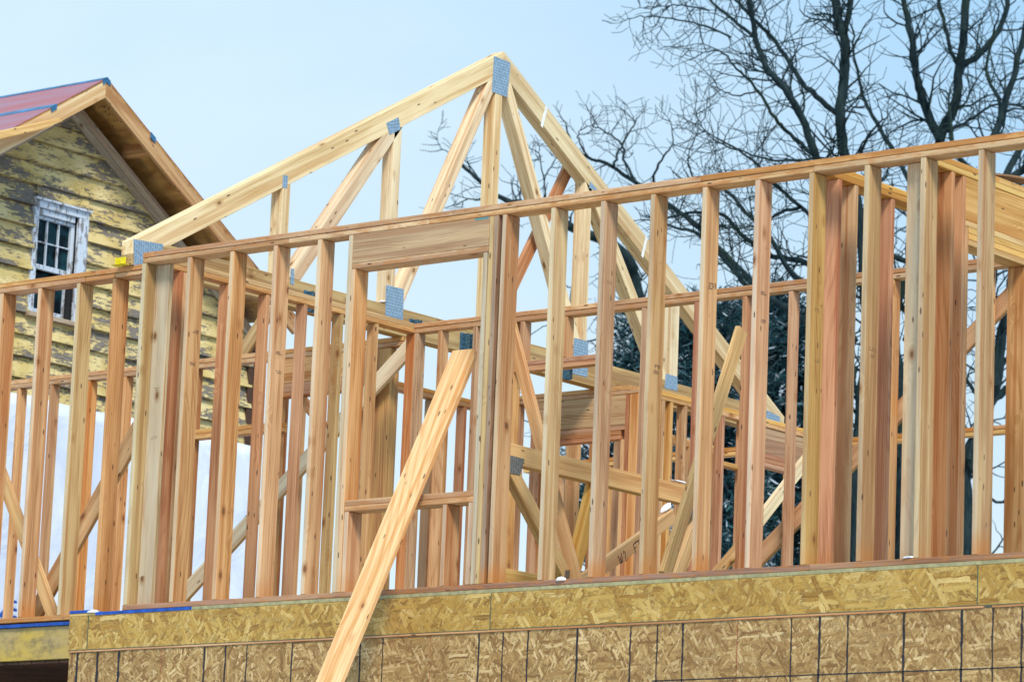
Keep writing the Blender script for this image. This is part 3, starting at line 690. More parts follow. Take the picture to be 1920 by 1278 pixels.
def diag(lo, hi, w, trim_top=None, trim_bot=None):
    d = (hi-lo).normalized(); n = Vector((-d.y, d.x))*w/2
    zc = zb+.001
    def on(p, z): return p+d*((z-p.y)/d.y)
    A, B = on(lo-n, zc), on(lo+n, zc)
    # plumb-ish cut against the sloping underside of the top chord
    def up_(p):
        s = m if (p.x+d.x*2) < ya+0 and hi.x <= ya else -m
        base = (zh-dz)-m*y0 if s > 0 else (zh-dz)+m*y1
        t = (base+s*p.x-p.y)/(d.y-s*d.x); return p+d*t
    C_, D_ = up_(lo+n), up_(lo-n)
    return [tuple(A), tuple(D_), tuple(C_), tuple(B)], (0, d.x, d.y)
for lo, hi, w, c in (((552, 522), (726, 262), .115, 'pale'), ((748, 568), (905, 200), .095, 'pale')):
    pts, lg = diag(P2(*lo), P2(*hi), w)
    # keep clear of the next vertical web
    tri(tr, 'web', pts, c, lg)
lo, hi = P2(1082, 640), P2(953, 172); pts, lg = diag(lo, hi+Vector((.02, 0)), .10); tri(tr, 'web', pts, 'pale', lg)
lo, hi = P2(1248, 712), P2(1118, 372); pts, lg = diag(lo, hi, .105); tri(tr, 'web', pts, 'pale', lg)
def gusset(pts, mat='galv', long=(0, 1, 0), xf=XT):
    MB().prism([(xf+.0004, y, z) for y, z in pts], (.0018, 0, 0), long, 0).build('nail_plate', M[mat], tr)
def gq(pxs, mat='galv', long=(0, 1, 0)): gusset([tuple(P2(*p)) for p in pxs], mat, long)
gq([(926, 105), (957, 118), (951, 183), (922, 172)])
gq([(724, 231), (747, 220), (751, 243), (730, 253)], long=(0, 1, .3))
gq([(531, 328), (540, 330), (538, 353), (529, 351)], long=(0, 0, 1))
gq([(250, 448), (306, 458), (305, 474), (280, 478), (268, 497), (251, 498)], long=(0, 0, 1))
gq([(545, 503), (551, 504), (551, 534), (544, 532)], long=(0, 0, 1))
gq([(724, 534), (757, 542), (755, 600), (722, 591)])
gq([(1104, 352), (1107, 340), (1120, 356), (1118, 358)])
gq([(1076, 633), (1103, 640), (1102, 675), (1075, 668)])
gq([(1075, 684), (1102, 690), (1101, 707), (1073, 700)])
gq([(1248, 700), (1270, 706), (1270, 733), (1246, 727)], long=(0, 0, 1))
gq([(1437, 768), (1462, 781), (1462, 791), (1436, 786)])
gq([(1200, 712), (1209, 714), (1209, 722), (1200, 720)], 'galv2')
# joist hangers nailed to the bottom chord
for px in (572, 770, 865, 1053):
    q = at(px, 600, 'x', XT); y = q.y; b = MB()
    ya_ = at(px, 560 if px < 600 else 610 if px < 800 else 640 if px < 900 else 700, 'x', XT).y
    b.box(XT+.0006, XT+.002, ya_-.02, ya_+.11, T-.005, T+.155, 0)
    b.box(XT+.002, XT+.06, ya_+.028, ya_+.030, T-.005, T+.15, 0); b.box(XT+.002, XT+.06, ya_+.068, ya_+.070, T-.005, T+.15, 0)
    b.build('joist_hanger', M['hanger'], tr)
# paper tags wrapped round the far chord
for yy in (4.98, 6.42):
    zt = zh+m*(y1-yy); b = MB()
    b.prism([(XT+.0005, yy, zt+.002), (XT+.0005, yy+.028, zt-.014), (XT+.0005, yy-.028, zt-.20), (XT+.0005, yy-.056, zt-.184)], (.0008, 0, 0), (0, 0, 1), 0); b.build('paper_tag', M['tape'], tr)
# yellow steel ties under the near end
yt = thing('framing_tie', (-.47, .23, T), 'bright yellow steel tie under the near end of the big truss', 'metal tie')
b = MB()
for x in (-.525, -.47): b.box(x, x+.026, .235, .238, T+.002, T+.058, .0005); b.box(x+.02, x+.022, .19, .235, T+.002, T+.05, .0005)
b.box(-.56, -.43, .20, .285, T+.0012, T+.0032, .0005); b.build('tie_plate', M['yellowtie'], yt)
for p in ((650, 215), (604, 262), (745, 190), (716, 205), (700, 213)):
    pass

# ------------------------------------------------------------------ loose and bracing timbers
def board(label, p0, p1, w, t, mat, ax, v, v1=None, cat='brace', name='brace', flip=False, group='diagonal braces'):
    a = at(*p0, ax, v); c = at(*p1, ax, v if v1 is None else v1)
    n = Vector((0, 1, 0)) if ax == 'y' else Vector((1, 0, 0))
    d = (c-a).normalized(); across = d.cross(n)
    o = MB().bar(a, c, across, w, t).build(name, W[mat]); 
    return tag(o, label, cat, group)
board('long light brace rising from lower left to the olive post behind the header opening', (340, 1120), (774, 645), .13, .038, 'pale', 'y', 3.22)
board('brace rising steeply behind the leftmost studs from the bottom plate', (62, 1158), (262, 800), .14, .038, 'tan', 'y', .62)
board('darker brace falling to the right across the leftmost bay', (-30, 800), (106, 1170), .10, .038, 'honey', 'y', .50)
board('red brace falling to the right, right of the header opening', (955, 600), (1083, 1100), .089, .038, 'orange', 'y', 1.2, .9)
board('orange brace behind the big truss, crossing below its right slope', (935, 590), (1067, 312), .11, .038, 'red', 'x', -.58)
board('pale brace leaning right with its sawn top standing free beside a stud', (1246, 1078), (1390, 618), .10, .038, 'honey', 'x', at(1240, 1078, 'z', .05).x)
board('short pale brace in the window bay right of centre', (1405, 1000), (1530, 838), .10, .038, 'pale', 'x', 1.9)
board('long orange brace rising behind the right studs up to the last stud', (1405, 1064), (1905, 545), .125, .038, 'orange', 'y', 3.075)
board('stub of yellow brace low down between two red studs', (1335, 1085), (1400, 1010), .09, .038, 'honey', 'y', 4.6)
board('light brace leaning under the left plate beside a red stud', (452, 668), (510, 575), .12, .038, 'cream', 'y', 3.6)
board('yellow tan brace end under the truss, left of the olive post', (520, 690), (620, 815), .01+.07, .038, 'tan', 'y', 3.75)

# the plank propped in the opening
a = at(871, 655, 'y', .25); c = at(593, 1330, 'y', -.62)
pl = MB(); d = (c-a).normalized(); ac = Vector((1, 0, 0)); ac = (ac-d*ac.dot(d)).normalized()
n_ = d.cross(ac).normalized(); w_ = .215
tl, tr_, bl, br = a-ac*w_/2, a+ac*w_/2, c-ac*w_/2, c+ac*w_/2
low_ = d*2.6
pl.prism([tl+d*.012, bl+low_, br+low_, tr_+d*.055, tr_-ac*.028-d*.012], n_*.038 if n_.y > 0 else -n_*.038, d)
plank = pl.build('plank', wood('fresh pale plank', (.92, .65, .43), (.84, .50, .28), foot=0, knots=.5, rings=1.2, stain=.2))
tag(plank, 'fresh wide plank leaning through the header opening and over the strand board', 'plank')

# second truss, upside down on the floor
XT2 = 3.2
t2 = thing('roof_truss', (XT2, 1.2, 0), 'honey coloured truss stored upside down behind the studs right of the opening', 'roof truss')
def Q2(px, py): return at(px, py, 'x', XT2)
def member(name, p0, p1, w, mat='honey', plies=2, x=XT2):
    a, c = at(*p0, 'x', x), at(*p1, 'x', x); d = (c-a).normalized(); ac = d.cross(Vector((1, 0, 0))).normalized()
    b = MB()
    for i in range(plies):
        off = Vector((-i*.0385, 0, 0)); b.bar(a+off, c+off, ac, w, .0375)
    return b.build(name, W[mat], t2)
member('bottom_chord', (925, 843), (1281, 927), .135)
member('web', (952, 868), (1068, 1092), .095)
member('web', (1118, 905), (1077, 1075), .085)
tc_ = member('top_chord', (1088, 1092), (1262, 966), .10, 'honey', 1, XT2+.045)
member('web', (1318, 950), (1268, 1085), .11)
member('bottom_chord', (940, 1077), (1012, 1090), .09, 'honey', 1)
for pts in ([(957, 853), (983, 860), (975, 890), (950, 885)], [(1060, 1068), (1098, 1070), (1100, 1092), (1058, 1092)], [(1292, 940), (1305, 944), (1300, 968), (1288, 963)]):
    MB().prism([at(*p, 'x', XT2+.022) for p in pts], (.0018, 0, 0), (0, 0, 1), 0).build('nail_plate', M['galv2'], t2)
# handwriting "W2 FTG" on the cream chord
def strokes(lines, mat, parent, r=.0022):
    bm = bmesh.new()
    for ln in lines:
        for p, q in zip(ln[:-1], ln[1:]):
            d = (q-p); L = d.length; 
            if L < 1e-6: continue
            d.normalize(); nn = d.cross(Vector((1, 0, 0))).normalized()*r; X_ = Vector((.0008, 0, 0)); p_ = p-d*r*.6; q_ = q+d*r*.6
            vs = [bm.verts.new(v) for v in (p_-nn, q_-nn, q_+nn, p_+nn, p_-nn+X_, q_-nn+X_, q_+nn+X_, p_+nn+X_)]
            for f in ((4, 5, 6, 7), (0, 1, 5, 4), (1, 2, 6, 5), (2, 3, 7, 6), (3, 0, 4, 7), (3, 2, 1, 0)): bm.faces.new([vs[i] for i in f])
    me = bpy.data.meshes.new('handwriting'); bm.to_mesh(me); bm.free(); return link('handwriting', me, mat, parent)
a = at(1160, 1046, 'x', XT2+.0645); c = at(1262, 976, 'x', XT2+.0645); du = (c-a).normalized(); dv = Vector((1, 0, 0)).cross(du)
if dv.z < 0: dv = -dv
def glyph(ch, o, s):
    G = {'W': [[(0, 1), (.1, .1), (.35, .1), (.42, .7), (.55, .1), (.8, .15), (.9, 1)]], '2': [[(0, .8), (.25, 1), (.5, .8), (.3, .35), (0, 0), (.7, .05)]],
         'F': [[(.1, 0), (.1, 1), (.75, 1)], [(.1, .55), (.6, .6)]], 'T': [[(0, 1), (.9, 1.05)], [(.45, 1), (.4, 0)]], 'G': [[(.8, .9), (.3, 1), (0, .5), (.3, 0), (.8, .1), (.8, .5), (.45, .5)]]}
    return [[a+du*(o+x*s*.62)+dv*(y*s-s*.5-.012)+Vector((.0004, 0, 0)) for x, y in ln] for ln in G[ch]]
ls = []
for ch, o in (('W', .0), ('2', .062), ('F', .19), ('T', .24), ('G', .30)): ls += glyph(ch, o, .072)
strokes(ls, M['ink'], tc_)

# ------------------------------------------------------------------ snow clumps
def clump(p, sx, sy, sz, label):
    bm = bmesh.new(); bmesh.ops.create_icosphere(bm, subdivisions=3, radius=1)
    for v in bm.verts:
        n_ = noise.noise(v.co*1.7+Vector(p))*.35+noise.noise(v.co*4+Vector(p))*.12; v.co *= 1+n_
        v.co = Vector((v.co.x*sx, v.co.y*sy, max(-.35, v.co.z)*sz))
    me = bpy.data.meshes.new('snow_clump'); bm.to_mesh(me); bm.free()
    o = link('snow_clump', me, M['snow'], smooth=True); o.location = p; tag(o, label, 'snow clump'); return o
clump(at(1052, 1086, 'y', .0), .034, .02, .018, 'small cap of snow on the bottom plate below the red brace')
clump(at(1706, 1045, 'y', .02), .045, .03, .009, 'thin patch of snow on the bottom plate at the foot of a pale double stud')
q = at(1248, 958, 'x', XT2+.03); o = clump(q+Vector((0, 0, .02)), .026, .065, .022, 'ridge of snow on the sloping cream chord with writing'); o.rotation_euler = (math.radians(38), 0, 0)
clump(at(1274, 903, 'x', XT2-.01)+Vector((0, 0, .0)), .022, .09, .010, 'thin line of snow on the end of the honey coloured chord')
clump(at(717, 566, 'x', -.43), .025, .03, .012, 'tiny snow patch on the truss chord beside its large nail plate')
clump(at(90, 1150, 'y', .26)*0+Vector((-.33, .01, -.036)), .05, .03, .016, 'small patch of snow on blue membrane at the strand board corner')

# ================================================================== YELLOW HOUSE
HX, RY, RZ, SL = -8.0, 6.88, 6.365, .635
hs = thing('old_house', (HX-4, RY, GZ), 'old yellow clapboard house with peeling paint and a new red covered gable roof', 'house')
FX = -7.5
hy0, hy1 = 3.9, 9.72
def zroof(y): return RZ-SL*abs(y-RY)
# wall body (behind boards)
def wallbody():
    b = MB(); wy0, wy1 = 6.50, 7.04; wz0, wz1 = 3.98, 4.98
    t = .22
    def blk(ya_, yb_, za_, top):
        b.prism([(HX-.03, ya_, za_), (HX-.03, yb_, za_), (HX-.03, yb_, top(yb_))] + ([(HX-.03, RY, top(RY))] if ya_ < RY < yb_ else []) + [(HX-.03, ya_, top(ya_))], (-.1, 0, 0), (0, 1, 0), 0)
    rf = lambda y: zroof(y)-t
    blk(hy0, wy0, GZ, rf); blk(wy1, hy1, GZ, rf); blk(wy0, wy1, GZ, lambda y: wz0); blk(wy0, wy1, wz1, rf)
    b.prism([(HX-.13, hy0, GZ), (HX-.13, hy0, rf(hy0)), (HX-9, hy0, rf(hy0)), (HX-9, hy0, GZ)], (0, .1, 0), None, 0)
    b.prism([(HX-.13, hy1-.1, GZ), (HX-.13, hy1-.1, rf(hy1)), (HX-9, hy1-.1, rf(hy1)), (HX-9, hy1-.1, GZ)], (0, .1, 0), None, 0)
    b.prism([(HX-9, hy0+.1, GZ), (HX-9, hy1-.1, GZ), (HX-9, hy1-.1, rf(hy1)), (HX-9, RY, rf(RY)), (HX-9, hy0+.1, rf(hy0))], (.1, 0, 0), None, 0)
    return b.build('wall', M['darkroom'], hs)
wallbody()
# clapboards, each a leaning strip cut by roof slope and window
sb = MB(); EX = .2165
wy0, wy1, wz0, wz1 = 6.455, 7.24, 3.93, 5.15
def clap(z0_, z1_, p0_, q0_, p1_, q1_):
    """one tapered board; ends may follow the roof slope"""
    bm = bmesh.new(); jz = R.uniform(-.002, .002); xo = R.uniform(0, .006)
    f = (z1_-z0_)/(EX+.03); xb = HX+.046+xo; xt = HX+.046+xo-.060*f
    c = [(xb, p0_, z0_+jz), (xb, q0_, z0_+jz), (xt, q1_, z1_), (xt, p1_, z1_), (HX-.02, p0_, z0_+jz), (HX-.02, q0_, z0_+jz), (HX-.03, q1_, z1_), (HX-.03, p1_, z1_)]
    vs = [bm.verts.new(v) for v in c]
    for f_ in ((0, 1, 2, 3), (7, 6, 5, 4), (0, 4, 5, 1), (1, 5, 6, 2), (2, 6, 7, 3), (3, 7, 4, 0)): bm.faces.new([vs[i] for i in f_])
    sb._add(bm, (Vector(c[0]), Vector((0, 1, 0)), Vector((0, 0, 1)), Vector((1, 0, 0))))
zc = 1.8+EX*5
def lim(z_): return (RZ-.27-z_)/SL
while zc < 6.05:
    zt_ = min(zc+EX+.028, RZ-.28)
    def ends(z_): return max(hy0, RY-lim(z_)), min(hy1, RY+lim(z_))
    (a0, a1), (b0, b1) = ends(zc), ends(zt_)
    if zc+EX > wz0+.03 and zc < wz1-.03:
        clap(zc, zt_, a0, wy0+.03, b0, wy0+.03); clap(zc, zt_, wy1-.03, a1, wy1-.03, b1)
        if zc < wz0: clap(zc, wz0+.02, wy0+.03, wy1-.03, wy0+.03, wy1-.03)
        if zc+EX > wz1: clap(wz1-.03, zt_, wy0+.03, wy1-.03, wy0+.03, wy1-.03)
    elif a1-a0 > .1:
        cut = a0+(a1-a0)*R.uniform(.3, .7)
        if a1-a0 > 3: clap(zc, zt_, a0, cut, b0, cut); clap(zc, zt_, cut+.003, a1, cut+.003, b1)
        else: clap(zc, zt_, a0, a1, b0, b1)
    zc += EX
sb.build('siding', M['siding'], hs)
# old grey rake boards against the wall
def rake(name, x, th, dtop, dbot, ya_, yb_, mat, side):
    s = 1 if side > 0 else -1
    b = MB(); ya2, yb2 = RY+s*ya_, RY+s*yb_
    b.prism([(x, ya2, zroof(ya2)-dtop), (x, yb2, zroof(yb2)-dtop), (x, yb2, zroof(yb2)-dbot), (x, ya2, zroof(ya2)-dbot)], (th, 0, 0), (0, 1, -s*SL), .003)
    return b.build(name, mat if not isinstance(mat, str) else W[mat], hs)
rake('rake_trim', HX+.018, .030, .21, .345, 0.0, 2.95, 'old', -1); rake('rake_trim', HX+.018, .030, .21, .345, 0.0008, 2.84, 'old', 1)
rake('rake_trim', HX+.049, .07, .20, .262, .04, 1.55, 'old', 1)
# new fascia boards
rake('fascia', FX-.038, .038, .022, .195, 0.0, 3.2, 'pale', -1); rake('fascia', FX-.038, .038, .022, .195, 0.0008, 2.95, 'tan', 1)
# roof deck, plywood below, red underlayment above with blue strips
for s in (-1, 1):
    b = MB(); L_ = 3.2 if s < 0 else 2.95
    b.prism([(FX-9.5, RY, RZ-.02), (FX-9.5, RY+s*L_, zroof(RY+s*L_)-.02), (FX-9.5, RY+s*L_, zroof(RY+s*L_)), (FX-9.5, RY, RZ)], (9.50, 0, 0), (1, 0, 0), 0)
    rf_ = b.build('roof', M['soffit'], hs)
    b = MB(); b.prism([(FX-9.5, RY, RZ+.0015), (FX-9.5, RY+s*L_, zroof(RY+s*L_)+.0015), (FX-9.5, RY+s*L_, zroof(RY+s*L_)+.007), (FX-9.5, RY, RZ+.007)], (9.505, 0, 0), (1, 0, 0), 0)
    b.build('underlayment', M['underlay'], rf_)
    for q, wq in ((.0, .05), (.66, .07)):
        b = MB(); pa, pb = RY+s*q, RY+s*(q+wq)
        b.prism([(FX-9.5, pa, zroof(pa)+.0075), (FX-9.5, pb, zroof(pb)+.0075), (FX-9.5, pb, zroof(pb)+.014), (FX-9.5, pa, zroof(pa)+.014)], (9.512, 0, 0), (1, 0, 0), 0)
        b.prism([(FX+.001, pa, zroof(pa)+.014), (FX+.001, pb, zroof(pb)+.014), (FX+.001, pb, zroof(pb)-.04), (FX+.001, pa, zroof(pa)-.04)], (.010, 0, 0), (1, 0, 0), 0)
        b.build('membrane_strip', M['bluestrip'], rf_)
# outlookers under the overhang
for q in (.72, 1.62, 2.45):
    for s in (1, -1):
        ya_ = RY+s*q; yb_ = RY+s*(q+.045)
        b = MB(); b.prism([(HX+.05, ya_, zroof(ya_)-.022), (HX+.05, yb_, zroof(yb_)-.022), (HX+.05, yb_, zroof(yb_)-.13), (HX+.05, ya_, zroof(ya_)-.13)], (FX-.04-HX-.052, 0, 0), (1, 0, 0), .003)
        b.build('outlooker', W['orange'], hs)
# plywood stamps (unreadable)
b = MB()
for q, n_ in ((.30, 26), (.42, 16), (2.22, 22)):
    for i in range(n_):
        y = RY+q+R.uniform(-.05, .09); x = R.uniform(HX+.12, FX-.07); dx = R.uniform(.004, .03)
        b.prism([(x, y, zroof(y)-.0206), (x+dx, y, zroof(y)-.0206), (x+dx, y+.009, zroof(y+.009)-.0206), (x, y+.009, zroof(y+.009)-.0206)], (0, 0, -.0006), (1, 0, 0), 0)
b.build('grade_stamp', M['ink'], hs)
# double plank lying along the left slope
def plk(label, pts, mat, x, ext):
    b = MB(); b.prism([at(*p, 'x', x) for p in pts], (ext, 0, 0)); o = b.build('plank', W[mat]); tag(o, label, 'plank')
plk('pale plank nailed across the left rake of the yellow house', [(-60, 258), (97, 224), (97, 231), (58, 246), (-60, 274)], 'honey', FX+.04, .15)
# window
wy0, wy1, wz0, wz1 = 6.462, 7.235, 3.935, 5.14
wd = MB()
X0, X1 = HX-.004, HX+.040
wi = thing('window', (HX, 6.85, 3.93), None, None); wi.parent = hs; wi.location = Vector((HX, 6.85, 3.93))-hs.location
def wbox(name, ya_, yb_, za_, zb_, x0, x1, mat=M['whitepaint'], par=None): return MB().box(x0, x1, ya_, yb_, za_, zb_, .003).build(name, mat, par or wi)
wbox('casing', wy0, wy0+.065, wz0+.05, wz1-.10, X0, X1); wbox('casing', wy1-.15, wy1-.02, wz0+.05, wz1-.10, X0, X1)
wbox('casing', wy0, wy1-.02, wz1-.098, wz1-.03, X0, X1); wbox('drip_cap', wy0-.01, wy1-.005, wz1-.028, wz1-.005, X0, X1+.03)
wbox('sill', wy0-.03, wy1-.01, wz0, wz0+.045, X0, X1+.045, W['old'])
wbox('casing', wy0+.07, wy1-.19, wz1-.16, wz1-.102, HX-.05, HX+.015)
g0, g1 = wy0+.068, wy1-.155
# upper sash 3 x 2 lights, lower sash raised
zu0, zu1 = 4.44, wz1-.165
for ya_, yb_, za_, zb_ in ((g0, g0+.03, zu0, zu1), (g1-.045, g1, zu0, zu1), (g0+.031, g1-.046, zu0, zu0+.05), (g0+.031, g1-.046, zu1-.03, zu1)): wbox('sash', ya_, yb_, za_, zb_, HX-.06, HX-.02)
gw = (g1-.045-g0-.03)
for i in (1, 2): wbox('muntin', g0+.03+gw*i/3-.007, g0+.03+gw*i/3+.007, zu0+.051, zu1-.031, HX-.058, HX-.03)
zmid = (zu0+.05+zu1-.03)/2
for i in range(3): wbox('muntin', g0+.031+gw*i/3+.0075*(i > 0), g0+.03+gw*(i+1)/3-.0075, zmid-.007, zmid+.007, HX-.058, HX-.032)
wbox('pane', g0+.02, g1-.03, zu0+.03, zu1-.02, HX-.066, HX-.062, M['glass'])
for ya_, yb_, za_, zb_ in ((g0, g0+.03, wz0+.046, 4.438), (g1-.05, g1, wz0+.046, 4.438), (g0+.031, g1-.051, wz0+.046, wz0+.12)): wbox('sash', ya_, yb_, za_, zb_, HX-.10, HX-.065)
wbox('pane', g0+.02, g1-.03, wz0+.1, 4.44, HX-.108, HX-.104, M['glass'])
# house wrap on the lower part, rumpled
bm = bmesh.new(); ny, nz_ = 90, 60; vs = {}
for i in range(ny+1):
    for j in range(nz_+1):
        y = hy0+(hy1+.03-hy0)*i/ny; z = GZ+(3.14-GZ)*j/nz_+(.01*math.sin(y*5) if j == nz_ else 0)
        vs[i, j] = bm.verts.new((HX+.084+.018*noise.noise(Vector((y*2.2, z*1.4, 3)))+.008*noise.noise(Vector((y*7, z*5, 8))), y, z))
for i in range(ny):
    for j in range(nz_): bm.faces.new((vs[i, j], vs[i+1, j], vs[i+1, j+1], vs[i, j+1]))
me = bpy.data.meshes.new('house_wrap'); bm.to_mesh(me); bm.free(); hw = link('house_wrap', me, M['wrap'], hs, smooth=True)
m_ = hw.modifiers.new('thickness', 'SOLIDIFY'); m_.thickness = .006
lg = MB()
for i, py in enumerate((1128, 1143, 1157)):
    p = at(27, py, 'x', HX+.112); lg.box(p.x, p.x+.004, p.y-.05, p.y+.03, p.z-.012, p.z+.016, .004)
p = at(2, 1148, 'x', HX+.112); lg.prism([(p.x, p.y-.05, p.z-.04), (p.x, p.y+.05, p.z-.04), (p.x, p.y+.05, p.z+.06)], (.004, 0, 0), (0, 1, 0), 0)
lg.build('blue_lettering', M['membrane'], hw)
# dark upright strip at the right edge of the wall
MB().box(HX-.05, HX+.04, hy1-.06, hy1+.06, 2.6, 4.35, .004).build('edge_strip', M['dark'], hs)

# ================================================================== TREES
class Tubes:
    def __init__(s): s.v = []; s.f = []
    def tube(s, pts, rads, n=6):
        k0 = len(s.v); prev = None
        for i, p in enumerate(pts):
            d = (pts[min(i+1, len(pts)-1)]-pts[max(i-1, 0)])
            if d.length < 1e-9: d = Vector((0, 0, 1))
            d.normalize(); a = d.cross(Vector((.31, .22, .93)) if prev is None else prev)
            if prev is not None: a = prev-d*prev.dot(d)
            if a.length < 1e-6: a = d.orthogonal()
            a.normalize(); prev = a; b = d.cross(a)
            for j in range(n):
                t = 2*math.pi*j/n; s.v.append(p+(a*math.cos(t)+b*math.sin(t))*rads[i])
        for i in range(len(pts)-1):
            for j in range(n):
                s.f.append((k0+i*n+j, k0+i*n+(j+1) % n, k0+(i+1)*n+(j+1) % n, k0+(i+1)*n+j))
    def build(s, name, mat, parent):
        me = bpy.data.meshes.new(name); me.from_pydata([tuple(v) for v in s.v], [], s.f); return link(name, me, mat, parent, smooth=True)
def pix(px, py, D):
    d = fw + RT*(px-960)/FPX + UP*(639-py)/FPX
    return CAM + d*D
MPP = 1/FPX
def grow(T_, p, d, L, r, lev, rnd, maxlev=4):
    """a crooked twig with alternate side shoots"""
    n = 6 if lev < 3 else 4; pts = [p.copy()]; rads = [r]; q = p.copy(); dd = d.copy(); kids = []
    for i in range(n):
        j = Vector((rnd.gauss(0, 1), rnd.gauss(0, 1), rnd.gauss(0, 1)))*.21
        dd = (dd+j+Vector((0, 0, .05))).normalized(); q = q+dd*L/n
        pts.append(q.copy()); rads.append(max(.0042, r*(1-.65*(i+1)/n))); kids.append((q.copy(), dd.copy(), rads[-1], (i+1)/n))
    T_.tube(pts, rads, 5 if lev < 2 else 3)
    if lev >= maxlev: return
    for (q, dd, rr, t) in kids:
        if rnd.random() < .78:
            side = dd.cross(Vector((rnd.gauss(0, 1), rnd.gauss(0, 1), rnd.gauss(0, 1)))).normalized()
            nd = (dd*.62+side*.85).normalized()
            grow(T_, q, nd, L*rnd.uniform(.42, .72), max(rr*.75, r*.22), lev+1, rnd, maxlev)
def smooth_path(ps, k=4):
    out = []
    for i in range(len(ps)-1):
        p0, p1, p2, p3 = ps[max(i-1, 0)], ps[i], ps[i+1], ps[min(i+2, len(ps)-1)]
        for j in range(k):
            t = j/k; out.append(.5*((2*p1)+(p2-p0)*t+(2*p0-5*p1+4*p2-p3)*t*t+(3*p1-p0-3*p2+p3)*t**3))
    out.append(ps[-1]); return out
def bare_tree(label, limbs, D, seed, base, twl=1.5, dens=1.0, group=None, maxlev=3):
    rnd = random.Random(seed)
    t = thing('bare_tree', base, label, 'tree', group); trunk = Tubes(); crown = Tubes()
    for li, (pts, r0, r1) in enumerate(limbs):
        off = rnd.uniform(-1.2, 1.2) if li else 0
        ps = []
        for i, (px, py) in enumerate(pts):
            ps.append(pix(px, py, D+off*min(1, i*.4)+rnd.uniform(-.15, .15)))
        ps = smooth_path(ps, 5); n = len(ps)
        sc = D*MPP
        for i in range(1, n-1): ps[i] += Vector((rnd.gauss(0, 1), rnd.gauss(0, 1), rnd.gauss(0, 1)))*sc*1.1
        rads = [max((r0+(r1-r0)*i/(n-1))*sc*rnd.uniform(.93, 1.07), .004) for i in range(n)]
        (trunk if r0 >= 10 else crown).tube(ps, rads, 9 if r0 > 6 else 6)
        step = max(1, int(1.6/dens))
        for i in range(2 if r0 < 10 else 6, n):
            if rnd.random() < dens*.8:
                d = (ps[i]-ps[i-1]).normalized()
                side = d.cross(Vector((rnd.gauss(0, 1), rnd.gauss(0, 1), rnd.gauss(0, 1)))).normalized()
                nd = (d*.55+side+Vector((0, 0, .12))).normalized()
                L = twl*rnd.uniform(.45, 1.0)*(1.0 if i < n*.8 else .65)*(1.0 if r0 > 2.7 else .6)
                grow(crown, ps[i], nd, L, min(max(rads[i]*.38, .009), .022), 2 if r0 > 1.7 else 3, rnd, maxlev)
        grow(crown, ps[-1], (ps[-1]-ps[-2]).normalized(), twl*.38, rads[-1], 2, rnd, maxlev)
    trunk.build('trunk', M['bark'], t); crown.build('crown', M['bark'], t)
    return t
DT = 50.0
def gp(px): q = pix(px, 1500, DT); return Vector((q.x, q.y, GZ))
def root(px, py, D=DT):
    """pixel that the trunk foot (on the ground under px, py) has"""
    return px
A_ = [([(1600, 2150), (1604, 1500), (1604, 1060), (1607, 900), (1615, 760), (1630, 640), (1622, 540), (1613, 430), (1600, 350), (1583, 291), (1576, 215), (1583, 150), (1585, 79), (1570, 30), (1560, -60)], 15, 8),
      ([(1576, 60), (1592, 30), (1598, -60)], 6, 5),
      ([(1590, 420), (1550, 330), (1531, 297), (1505, 222), (1470, 165), (1437, 128), (1417, 72), (1405, 0), (1398, -60)], 9, 4),
      ([(1578, 222), (1530, 180), (1500, 150), (1453, 79), (1413, 36), (1380, 0), (1360, -30)], 6, 2.5),
      ([(1417, 72), (1375, 38), (1335, 5), (1310, -20)], 4, 1.5),
      ([(1531, 297), (1480, 250), (1453, 222), (1420, 170), (1382, 130), (1350, 96), (1318, 99)], 4.5, 1),
      ([(1420, 170), (1380, 180), (1345, 165), (1330, 160)], 2, .8),
      ([(1370, 70), (1310, 45), (1262, 36), (1200, 30), (1180, 40)], 2.2, .7),
      ([(1330, 20), (1280, 10), (1240, 12), (1200, 15)], 1.8, .7),
      ([(1531, 297), (1450, 300), (1380, 280), (1330, 255), (1305, 215)], 2.6, .8),
      ([(1470, 362), (1410, 300), (1350, 262), (1310, 240)], 3, .8),
      ([(1600, 560), (1530, 545), (1480, 505), (1440, 440), (1400, 400), (1355, 350), (1300, 335)], 7, 2),
      ([(1604, 640), (1540, 520), (1500, 490), (1440, 478), (1390, 440), (1350, 400), (1290, 400), (1245, 410)], 7, 2.2),
      ([(1602, 700), (1540, 620), (1490, 590), (1440, 555), (1400, 535), (1360, 490), (1310, 440), (1262, 425)], 8, 2.5),
      ([(1598, 470), (1545, 425), (1500, 388), (1455, 350), (1410, 325), (1370, 320)], 6, 1.2),
      ([(1500, 388), (1455, 402), (1430, 425), (1400, 430)], 4, 1),
      ([(1596, 460), (1625, 380), (1660, 330), (1670, 300)], 4, 1.4),
      ([(1600, 330), (1620, 270), (1640, 240), (1665, 220)], 4, 1.2)]
bare_tree('tall bare tree whose straight trunk rises behind the middle of the right studs', A_, DT, 11, gp(1600), 1.2, .7)
